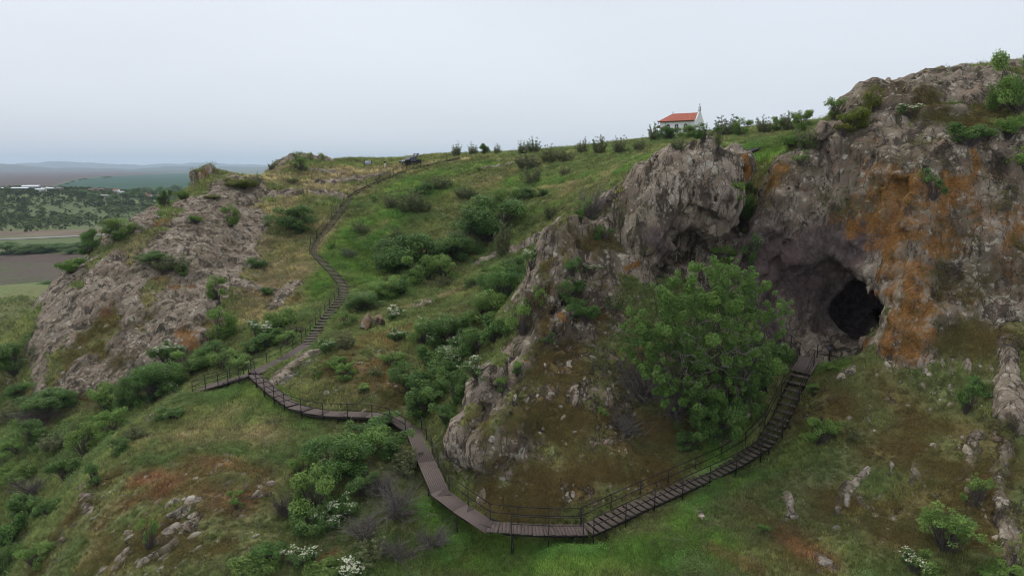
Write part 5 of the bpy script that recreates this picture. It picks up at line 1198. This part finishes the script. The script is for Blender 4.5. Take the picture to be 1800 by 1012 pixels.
def at_plain(px, py):
    d = ray(px, py); t = np.exp(np.linspace(math.log(180), math.log(24000), 3000)); g = ZC + d[2] * t - zplain(d[0] * t, t)
    k = int(np.argmax(g < 0)) if (g < 0).any() else len(t) - 1
    return np.array([d[0] * t[k], t[k], float(zplain(np.array([d[0] * t[k]]), np.array([t[k]]))[0])])
def inside(poly, x, y):
    res = np.zeros(x.shape, bool); n = len(poly)
    for i in range(n):
        x1, y1 = poly[i]; x2, y2 = poly[(i + 1) % n]; c = ((y1 > y) != (y2 > y)); 
        with np.errstate(divide='ignore', invalid='ignore'): res ^= c & (x < (x2 - x1) * (y - y1) / (y2 - y1) + x1)
    return res
def build_plain():
    th = np.radians(np.concatenate([np.linspace(-75, -42, 60), np.linspace(-41.9, -20, 380), np.linspace(-19.5, 75, 120)])); r = np.exp(np.linspace(math.log(90), math.log(26000), 760))
    R, T = np.meshgrid(r, th, indexing='ij'); X, Y = R * np.sin(T), R * np.cos(T); Z = zplain(X, Y)
    p = np.stack([X, Y, Z], -1).reshape(-1, 3); wx, wy = p[:, 0], p[:, 1]
    wob = fbm(p * 0.012, 3, 341) * 6
    col = np.empty((len(p), 3)); g = np.clip(.5 + .8 * fbm(p * .006, 3, 351), 0, 1)[:, None]
    col[:] = np.array((.085, .12, .045)) * (1 - g) + np.array((.13, .14, .06)) * g
    far = np.hypot(wx, wy) > 9000; c = np.clip(.5 + .9 * fbm(p * .0006, 3, 361), 0, 1)[far][:, None]
    col[far] = np.array((.03, .05, .03)) * (1 - c) + np.array((.08, .075, .05)) * c
    hill = sstep(640, 760, wy) * (1 - sstep(1380, 1450, wy)) * sstep(-380, -450, wx)
    k = (hill * np.clip(.7 + .8 * fbm(p * .02, 3, 371), 0, 1))[:, None]; col = col * (1 - k) + np.array((.095, .12, .05)) * k
    def field(poly, c, var=.1, sc=.01):
        w = [at_plain(*q)[:2] for q in poly]; s = inside(w, wx, wy)
        col[s] = np.array(c) * (1 + var * fbm(p[s] * sc, 3, 381))[:, None]
    field([(-200,296.5),(180,301),(310,303),(250,307),(175,311),(120,318),(90,328),(-200,328)], (.085, .055, .046), .12, .004)
    field([(92,329),(125,318),(180,311.5),(255,307),(400,301),(420,330),(225,337),(150,331)], (.018, .062, .032), .15, .004)
    field([(-200,329),(90,329),(120,334),(-200,336)], (.05, .1, .04))
    field([(225,353),(300,352),(300,363),(250,361)], (.12, .17, .06))
    field([(-200,408),(90,405),(200,402),(200,412),(0,416),(-200,418)], (.15, .115, .08), .3, .03)
    field([(-200,449),(140,446),(180,446),(160,462),(-200,463)], (.085, .062, .05))
    s = inside([at_plain(*q)[:2] for q in [(-200,463),(165,461.5),(150,516),(-200,524)]], wx, wy)
    col[s] = (np.array((.095, .075, .058))[None] + np.clip(np.sin(wy[s] * 1.1 + .3 * wx[s]) * .5 + fbm(p[s] * .05, 3, 391) * 1.2, 0, 1)[:, None] * np.array((-.03, .02, -.025))[None])
    me_v = p; nr, nt = R.shape; i = np.arange(nr * nt).reshape(nr, nt)
    f = np.stack([i[:-1, :-1], i[1:, :-1], i[1:, 1:], i[:-1, 1:]], -1).reshape(-1, 4)
    if np.cross(me_v[f[0, 1]] - me_v[f[0, 0]], me_v[f[0, 2]] - me_v[f[0, 0]])[2] < 0: f = f[:, ::-1]
    me = mesh_np('plain', me_v, f); a = me.attributes.new('tint', 'FLOAT_COLOR', 'POINT'); cc = np.ones((len(col), 4), np.float32); cc[:, :3] = col; a.data.foreach_set('color', cc.ravel())
    mt, nt_ = new_mat('plain_ground'); b = NB(nt_); pos = b.n('ShaderNodeNewGeometry').outputs['Position']
    n = b.math('ADD', b.noise(.05, 5, pos, .7), b.noise(.4, 3, pos, .6)); m_ = b.n('ShaderNodeMapRange'); b.l(n, m_.inputs['Value']); m_.inputs['From Min'].default_value = .6; m_.inputs['From Max'].default_value = 1.4; m_.inputs['To Min'].default_value = .75; m_.inputs['To Max'].default_value = 1.25
    s_ = b.n('ShaderNodeVectorMath', operation='SCALE'); b.l(b.attr('tint', 'Color'), s_.inputs[0]); b.l(m_.outputs[0], s_.inputs['Scale']); b.out(b.bsdf(s_.outputs[0], .95, spec=.1))
    tag(link('plain', me, mt), kind='structure')
build_plain()
# road across the valley
q = [at_plain(px, py) for px, py in ((-250, 428), (-60, 423), (40, 419.5), (110, 416.5), (180, 413), (260, 409))]
V, F = [], []
for k, a in enumerate(q):
    b2 = q[min(k + 1, len(q) - 1)]; a2 = q[max(k - 1, 0)]; d = Vector((b2[0] - a2[0], b2[1] - a2[1], 0)).normalized(); n = Vector((-d.y, d.x, 0))
    for s in (-7, 7):
        x, y = a[0] + n.x * s, a[1] + n.y * s; V.append((x, y, float(zplain(np.array([x]), np.array([y]))[0]) + .35))
    if k: F.append((2 * k - 2, 2 * k - 1, 2 * k + 1, 2 * k))
me = bpy.data.meshes.new('road'); me.from_pydata(V, [], F); tag(link('road', me, simple('pale_gravel_road', (.22, .205, .19), .95, .1, .05)), kind='structure')
# ---- village buildings
def house(px, py, w, d, h, roof_h, wall_m, roof_m, label, name='house', cat='house', wins=2, rz=0.0, flat=False):
    p = at_plain(px, py); w *= .6; d *= .7; h *= .7; roof_h *= .6; R = empty(name, p, rz); tag(R, label, cat)
    V = [(-w/2,-d/2,-2),(w/2,-d/2,-2),(w/2,d/2,-2),(-w/2,d/2,-2),(-w/2,-d/2,h),(w/2,-d/2,h),(w/2,d/2,h),(-w/2,d/2,h)]
    mesh_poly('wall', V + [(-w/2, 0, h + roof_h), (w/2, 0, h + roof_h)], [(0,1,5,4),(2,3,7,6),(1,2,6,9,5),(3,0,4,8,7)], wall_m, R)
    o = .06 * w if not flat else .02 * w
    for s in (-1, 1):
        q = [Vector((-w/2 - o, s * (d/2 + o), h - roof_h * .12)), Vector((w/2 + o, s * (d/2 + o), h - roof_h * .12)), Vector((w/2 + o, 0, h + roof_h + .05)), Vector((-w/2 - o, 0, h + roof_h + .05))]
        if s > 0: q = q[::-1]
        nn = (q[1] - q[0]).cross(q[2] - q[0]).normalized() * .3
        mesh_poly('roof_slope', q + [a + nn for a in q], [(3,2,1,0),(4,5,6,7),(0,1,5,4),(1,2,6,5),(2,3,7,6),(3,0,4,7)], roof_m, R)
    for k in range(wins):
        x = -w/2 + w * (k + .5) / wins; ww = min(1.6, w / wins * .35)
        wd = mesh_part('window', [box_np(x - ww * .6, x + ww * .6, -d/2 - .1, -d/2 + .05, h * .38, h * .78)], M_WHITE, R); mesh_part('pane', [box_np(x - ww * .5, x + ww * .5, -d/2 - .14, -d/2 - .11, h * .41, h * .75)], M_GLASS, wd)
    mesh_part('door', [box_np(w * .36, w * .36 + min(3, w * .08), -d/2 - .12, -d/2 + .03, -.2, h * .55)], M_DARKWOOD, R)
    return R
house(8, 334, 26, 12, 4, 1.6, M_CONC, M_GREYP, 'long white roofed shed at the far left edge of the village', 'barn', 'barn', 4, 0, True)
house(38, 336, 42, 18, 6, 2, M_DARKROCK, M_GREYP, 'wide dark walled barn with grey roof above the shrubby hill', 'barn', 'barn', 5, 0, True)
house(57, 334.5, 40, 20, 8, 3, M_CONC, M_GREYP, 'large barn with pale whitish roof above the shrubby hill', 'barn', 'barn', 5, .1, True)
house(72, 338, 22, 12, 6, 1.5, M_WHITE, M_GREYP, 'white walled shed right of the large pale roofed barn', 'barn', 'barn', 3, 0, True)
house(86, 336, 30, 14, 6, 2, M_CONC, M_GREYP, 'grey roofed barn in the middle of the left village row', 'barn', 'barn', 4, 0, True)
house(102, 334.5, 24, 12, 5, 1.5, M_CONC, M_CONC, 'low brownish barn at the right end of the left village row', 'barn', 'barn', 3, 0, True)
house(163, 338, 16, 10, 6, 2.5, M_CREAM, M_TILE2, 'cream house with brown roof in the village centre', wins=3)
house(178, 337, 20, 11, 5, 2.5, M_CONC, M_TILE2, 'grey house with brown roof beside the cream village house', wins=3)
house(190, 334, 16, 10, 5, 3, M_CREAM, M_TILE2, 'brown roofed house behind the white village house', wins=2)
house(205, 341, 13, 10, 9, 2, M_WHITE, M_TILE, 'tall white two storey house in the village centre', wins=3)
house(214, 342, 12, 9, 6, 1.2, M_WHITE, M_WHITE, 'low white annexe right of the tall white house', wins=2)
house(254, 344, 12, 9, 4, 3, M_CREAM, M_TILE, 'red roofed house half hidden among village trees', wins=2)
house(262, 347, 13, 9, 4, 3, M_WHITE, M_TILE, 'pale house with orange roof in front of village trees', wins=2)
house(305, 345, 16, 9, 4, 3.5, M_CREAM, M_TILE, 'red roofed house right of the village trees beside the rocky rim', wins=2)
house(185, 347, 18, 9, 3.5, 2, M_CONC, M_CONC, 'low grey shed below the village centre', 'barn', 'barn', 3, 0, True)
# ---- trees of the village and the valley
def far_tree(px, py, wpx, hpx, label, group, kind='dense'):
    p = at_plain(px, py); m_ = p[1] / FPX; W = wpx * m_; t, f, bq, w0, h0 = lib(kind, 'L', random.randrange(3))
    R = empty('tree', p, random.uniform(0, 6.28)); R.scale = (W / w0, W / w0, hpx * m_ / h0); tag(R, label, 'tree', group); link('trunk', t, parent=R); link('crown', f, parent=R)
VT = [(135,343,20,11),(150,346,22,13),(160,349,18,10),(172,350,20,9),(222,349,16,12),(232,347,18,14),(242,342,20,15),(248,348,18,11),(258,340,22,14),(270,345,20,14),(282,343,22,16),(292,347,18,12),(300,341,22,16),(312,338,20,14),(320,348,20,12),(120,340,14,6),(205,350,18,9),(275,350,18,9),(330,344,20,16),(296,352,16,8)]
for i, q in enumerate(sorted(VT)): far_tree(*q, 'round dark tree in the village, number %s counting from the left' % ['one','two','three','four','five','six','seven','eight','nine','ten','eleven','twelve','thirteen','fourteen','fifteen','sixteen','seventeen','eighteen','nineteen','twenty'][i], 'village trees')
LT = [(18,446,50,22),(48,446,40,18),(78,444,52,20),(104,440,40,16),(140,440,44,18),(122,446,30,12),(160,436,30,14),(-20,446,50,22)]
for i, q in enumerate(sorted(LT)[1:] ): far_tree(*q, 'bushy tree in the belt beyond the ploughed field, ' + (ORD[i + 1]), 'trees beyond the ploughed field')
LN = [(14,548,44,34),(48,540,40,30),(64,548,40,24),(30,556,36,20),(85,510,40,20),(60,515,24,14),(10,590,40,24)]
for i, q in enumerate(sorted(LN)): far_tree(*q, 'round green bush on the valley floor left of the rocky ridge, ' + ORD[i + 1], 'bushes on the valley floor', 'bright' if i % 2 else 'dense')
FT = [(105,327,10,3),(118,324,8,3),(128,320,8,3),(140,317,8,3),(150,315.5,8,2.5),(186,313,12,4),(194,312.5,8,3)]
for i, q in enumerate(FT): far_tree(*q, 'tiny dark tree in the hedge line between brown and green fields, ' + ORD[i + 1], 'hedge line trees')
# ================================================================== grass and low growth (nobody could count it)
def blade_clump(name, seed, n, h, spread, wid):
    r = np.random.default_rng(seed); V, F = [], []
    for k in range(n):
        a = r.uniform(0, 6.28); q = r.uniform(0, 1)**.6 * spread; b = np.array([math.cos(a) * q, math.sin(a) * q, -.03]); t = r.uniform(0, 6.28); lean = r.uniform(.1, .6) * h
        hh = h * r.uniform(.5, 1.1); tip = b + np.array([math.cos(t) * lean, math.sin(t) * lean, hh]); mid = b * .5 + tip * .5 + np.array([0, 0, hh * .12]); s = np.array([-math.sin(t), math.cos(t), 0]) * wid * .5
        i = len(V); V += [b - s, b + s, mid + s * .8, mid - s * .8, tip]; F += [(i, i + 1, i + 2, i + 3), (i + 3, i + 2, i + 4, i + 4)]
    me = bpy.data.meshes.new(name); me.from_pydata([tuple(v) for v in V], [], [f if f[2] != f[3] else f[:3] for f in F]); me.update(); return me
def leaf_clump(name, seed, n, h, spread, leaf):
    r = np.random.default_rng(seed); pos = np.stack([r.normal(size=n) * spread * .5, r.normal(size=n) * spread * .5, np.abs(r.normal(size=n)) * h * .5 + .02], 1)
    nn = unit(n, r) * .6 + np.array([0, -.1, .8]); nn /= np.linalg.norm(nn, axis=1)[:, None]; v, f = leaf_quads(pos, nn, leaf, r); return mesh_np(name, v, f, smooth=False)
def tuft_mat(name, gain):
    mt, nt = new_mat(name); b = NB(nt); t = b.attr('tint', 'Color', 'INSTANCER')
    oi = b.n('ShaderNodeObjectInfo').outputs['Random']; k = b.math('MULTIPLY', b.math('ADD', b.math('MULTIPLY', oi, 1.0), .5), gain)
    s = b.n('ShaderNodeVectorMath', operation='SCALE'); b.l(t, s.inputs[0]); b.l(k, s.inputs['Scale'])
    d = b.n('ShaderNodeBsdfDiffuse'); b.l(s.outputs[0], d.inputs[0]); tr = b.n('ShaderNodeBsdfTranslucent'); b.l(s.outputs[0], tr.inputs[0]); m_ = b.n('ShaderNodeMixShader'); m_.inputs[0].default_value = .3; b.l(d.outputs[0], m_.inputs[1]); b.l(tr.outputs[0], m_.inputs[2]); b.out(m_.outputs[0]); return mt
def scatter(name, label, cat, pos, nrm, scale, tint, meshes, mat):
    """points in one mesh, a clump instanced on each by geometry nodes"""
    srcs = []
    for m_ in meshes:
        m_.materials.append(mat); srcs.append(bpy.data.objects.new(m_.name, m_))          # never linked to the scene
    for k, src in enumerate(srcs):
        sel = np.arange(len(pos)) % len(srcs) == k
        me = bpy.data.meshes.new(name); n = int(sel.sum()); me.vertices.add(n); me.vertices.foreach_set('co', pos[sel].astype(np.float32).ravel())
        a = me.attributes.new('tint', 'FLOAT_COLOR', 'POINT'); c = np.ones((n, 4), np.float32); c[:, :3] = tint[sel]; a.data.foreach_set('color', c.ravel())
        a = me.attributes.new('sz', 'FLOAT', 'POINT'); a.data.foreach_set('value', scale[sel].astype(np.float32))
        a = me.attributes.new('nv', 'FLOAT_VECTOR', 'POINT'); a.data.foreach_set('vector', nrm[sel].astype(np.float32).ravel())
        o = link(name, me); tag(o, label, cat, kind='stuff')
        ng = bpy.data.node_groups.new(name, 'GeometryNodeTree'); ng.interface.new_socket('Geometry', in_out='INPUT', socket_type='NodeSocketGeometry'); ng.interface.new_socket('Geometry', in_out='OUTPUT', socket_type='NodeSocketGeometry')
        N, L = ng.nodes, ng.links; gi, go = N.new('NodeGroupInput'), N.new('NodeGroupOutput'); ip = N.new('GeometryNodeInstanceOnPoints'); ob = N.new('GeometryNodeObjectInfo'); ob.inputs['Object'].default_value = src
        na = N.new('GeometryNodeInputNamedAttribute'); na.data_type = 'FLOAT'; na.inputs['Name'].default_value = 'sz'; nv = N.new('GeometryNodeInputNamedAttribute'); nv.data_type = 'FLOAT_VECTOR'; nv.inputs['Name'].default_value = 'nv'
        al = N.new('FunctionNodeAlignRotationToVector'); al.axis = 'Z'; L.new(nv.outputs['Attribute'], al.inputs['Vector'])
        rv = N.new('FunctionNodeRandomValue'); rv.data_type = 'FLOAT'; rv.inputs[3].default_value = 6.283
        ro = N.new('FunctionNodeRotateRotation'); ro.rotation_space = 'LOCAL'; e2 = N.new('FunctionNodeEulerToRotation'); cx = N.new('ShaderNodeCombineXYZ'); L.new(rv.outputs[1], cx.inputs['Z']); L.new(cx.outputs[0], e2.inputs[0]); L.new(al.outputs[0], ro.inputs[0]); L.new(e2.outputs[0], ro.inputs[1])
        L.new(gi.outputs[0], ip.inputs['Points']); L.new(ob.outputs['Geometry'], ip.inputs['Instance']); L.new(na.outputs['Attribute'], ip.inputs['Scale']); L.new(ro.outputs[0], ip.inputs['Rotation']); L.new(ip.outputs[0], go.inputs[0])
        o.modifiers.new('scatter', 'NODES').node_group = ng
def sample(N, fn, seed):
    """points on the ground, weighted by how large the ground shows from the flight level, times fn"""
    r = np.random.default_rng(seed); out = []
    W, info = [], []
    for v, f, n, A_ in SURF:
        c = v[f].mean(1); nn = n[f].mean(1); ar = .5 * np.linalg.norm(np.cross(v[f[:, 2]] - v[f[:, 0]], v[f[:, 3]] - v[f[:, 1]]), axis=1)
        d = c - np.array([0, 0, ZC]); dist = np.linalg.norm(d, axis=1); az = np.abs(np.degrees(np.arctan2(d[:, 0], d[:, 1])))
        cosv = np.clip(-(d * nn).sum(1) / dist, 0, 1)
        col, rock, sp = A_[0][f].mean(1), A_[1][f].mean(1), A_[2][f].mean(1)
        w = ar / dist**2 * (.12 + .88 * np.sqrt(cosv)) * (az < 44) * (dist < 330) * (c[:, 1] > 24) * fn(c, nn, col, rock, sp, A_[4][f].mean(1)); W.append(w); info.append((v, f, nn, col))
    tot = sum(w.sum() for w in W)
    for w, (v, f, nn, col) in zip(W, info):
        k = int(N * w.sum() / tot); i = r.choice(len(w), k, p=w / w.sum()); a, b = r.uniform(0, 1, (2, k, 1)); q = v[f[i]]
        p = (q[:, 0] * (1 - a) + q[:, 1] * a) * (1 - b) + (q[:, 3] * (1 - a) + q[:, 2] * a) * b; out.append((p, nn[i], col[i]))
    o = [np.concatenate(x) for x in zip(*out)]; k = r.permutation(len(o[0])); return [x[k] for x in o]
# keep the deck surfaces free of tufts
WL = np.array([tuple(q) for line in (WALK_CAVE, WALK_FRONT, WALK_MID, WALK_UP, WALK_PLAT) for q in dense(line, .7)])
def off_path(p, r0=0.62):
    ok = np.ones(len(p), bool)
    for s in range(0, len(p), 20000):
        q = p[s:s + 20000]; near_z = np.abs(q[:, None, 2] - WL[None, :, 2]) < .45; d = (q[:, None, 0] - WL[None, :, 0])**2 + (q[:, None, 1] - WL[None, :, 1])**2; ok[s:s + 20000] = ~((d < r0 * r0) & near_z).any(1)
    return ok
def grass_w(c, nn, col, rock, sp, pur):
    lush = np.clip((col[:, 1] - col[:, 0]) * 16, 0, 1); return np.clip(1.1 - rock * 1.6, 0, 1) * (.25 + .9 * lush + .4 * (col[:, 0] > .16)) * (1 - .82 * np.clip(sp, 0, 1)) * (nn[:, 2] > .25) * (pur < .3)
p, n, c = sample(230000, grass_w, 5); k = off_path(p); p, n, c = p[k], n[k], c[k]; r = np.random.default_rng(3)
dist = np.linalg.norm(p - np.array([0, 0, ZC]), axis=1)
n = n * .5 + np.array([0, 0, .6]) + r.normal(size=n.shape) * .12
pat = fbm(p * .35, 3, 401)
tint = np.clip(c * (1.15 + .5 * pat[:, None]) * np.array([1.0, 1.0, .9]) + (pat[:, None] > .25) * np.array([.02, .012, .004]), .01, .6)
scatter('grass', 'short wild grass covering the slopes', 'grass', p, n, (.75 + .5 * r.uniform(0, 1, len(p))) * np.clip(dist / 60, .8, 2.6) * (1 + .35 * pat), tint, [blade_clump('grass_tuft', s, 16, .24, .2, .03) for s in (1, 2, 3)], tuft_mat('grass_blades', 1.5))
def weed_w(c, nn, col, rock, sp, pur):
    lush = np.clip((col[:, 1] - col[:, 0]) * 14 - .15, 0, 1); ptc = np.clip(fbm(c * .3, 3, 411) * 2.2, 0, 1); return np.clip(1 - rock * 1.5, 0, 1) * lush * ptc * (nn[:, 2] > .3) * (pur < .2)
p, n, c = sample(26000, weed_w, 8); k = off_path(p); p, n, c = p[k], n[k], c[k]; dist = np.linalg.norm(p - np.array([0, 0, ZC]), axis=1)
scatter('weeds', 'leafy green weeds among the grass', 'weeds', p, n * .3 + np.array([0, 0, .7]), r.uniform(.6, 1.3, len(p)) * np.clip(dist / 60, .8, 2.2), c * np.array([.85, 1.0, .9]), [leaf_clump('weed_clump', s, 40, .32, .3, .08) for s in (11, 12)], tuft_mat('weed_leaves', 1.4))
def moss_w(c, nn, col, rock, sp, pur): return np.clip(1.25 - rock * 1.2, 0, 1) * np.clip(sp - .25, 0, 1) * (pur < .2) * np.clip(fbm(c * .5, 3, 421) * 2 + .6, 0, 1)
p, n, c = sample(38000, moss_w, 9); k = off_path(p); p, n, c = p[k], n[k], c[k]; dist = np.linalg.norm(p - np.array([0, 0, ZC]), axis=1)
mixc = np.clip(fbm(p * .4, 3, 431) * 1.5 + .3, 0, 1)[:, None]; tint = c * (1 - mixc * .6) + np.array([.085, .082, .03]) * mixc * .6
scatter('moss_tufts', 'brown and olive moss and low herbs on the stony slopes', 'moss', p, n, r.uniform(.5, 1.2, len(p)) * np.clip(dist / 60, .7, 2), tint, [leaf_clump('moss_tuft', s, 26, .13, .26, .07) for s in (21, 22)], tuft_mat('moss_leaves', 1.45))
def herb_w(c, nn, col, rock, sp, pur): return np.clip(1.1 - rock * 1.3, 0, 1) * (1 - .5 * np.clip(sp, 0, 1)) * (pur < .2) * np.clip(fbm(c * .22, 3, 461) * 1.6 + .35, 0, 1) * (nn[:, 2] > .3)
p, n, c = sample(9000, herb_w, 10); k = off_path(p, 1.1); p, n, c = p[k], n[k], c[k]; dist = np.linalg.norm(p - np.array([0, 0, ZC]), axis=1)
sel = r.integers(0, 4, len(p)); pal = np.array([[.06, .11, .03], [.14, .17, .06], [.12, .1, .07], [.17, .14, .08]]); tint = pal[sel] * .6 + c * .4
scatter('herbs', 'knee high herbs and small bushes dotted over the slopes', 'herbs', p, n * .25 + np.array([0, 0, .75]), r.uniform(.45, 1.25, len(p)) * np.clip(dist / 60, .75, 1.8), tint, [leaf_clump('herb_clump', s, 90, .55, .5, .085) for s in (31, 32, 33)], tuft_mat('herb_leaves', 1.2))
# ---- scrub on the far hill
r = np.random.default_rng(77); N = 14000; x = r.uniform(-1500, -380, N); y = r.uniform(650, 1250, N)
pq = np.stack([x, y, np.zeros(N)], 1); dens = np.clip(.72 + .9 * fbm(pq * .012, 3, 441), .03, 1) * sstep(640, 700, y) * sstep(-390, -520, x); k = (r.uniform(0, 1, N) < dens) & (x / y > -1.05); x, y = x[k], y[k]; z = zplain(x, y)
pq = np.stack([x, y, z - .3], 1); pat = fbm(pq * .02, 3, 451)[:, None]; tint = np.clip(np.array([.098, .13, .052]) * (1 + .6 * pat) + r.uniform(0, .02, (len(x), 1)) * np.array([1, 1, .3]), .01, 1)
def scrub_mesh(s):
    t, f, bq, W, Hh = lib('dense', 'S', s); m_ = f.copy(); m_.materials.clear(); return m_
scatter('scrub', 'low dark shrubs covering the hill across the valley', 'scrub', pq, np.tile((0., 0., 1.), (len(x), 1)), r.uniform(2.6, 6.2, len(x)), tint, [scrub_mesh(0), scrub_mesh(1)], tuft_mat('scrub_leaves', 1.0))
# ================================================================== haze
def haze():
    mt, nt = new_mat('valley_haze'); b = NB(nt); v = b.n('ShaderNodeVolumePrincipled'); v.inputs['Color'].default_value = (.7, .84, 1.0, 1); v.inputs['Density'].default_value = HAZE; v.inputs['Anisotropy'].default_value = 0.0
    o_ = b.n('ShaderNodeOutputMaterial'); b.l(v.outputs[0], o_.inputs['Volume'])
    me = mesh_np('haze', *box_np(-32000, 32000, -6000, 32000, min(SHEET_V[:, 2].min(), SOLID_V[:, 2].min(), -2.0) - 1.0, 470), smooth=False); o = link('haze', me, mt); tag(o, kind='stuff'); o.display_type = 'WIRE'
haze()
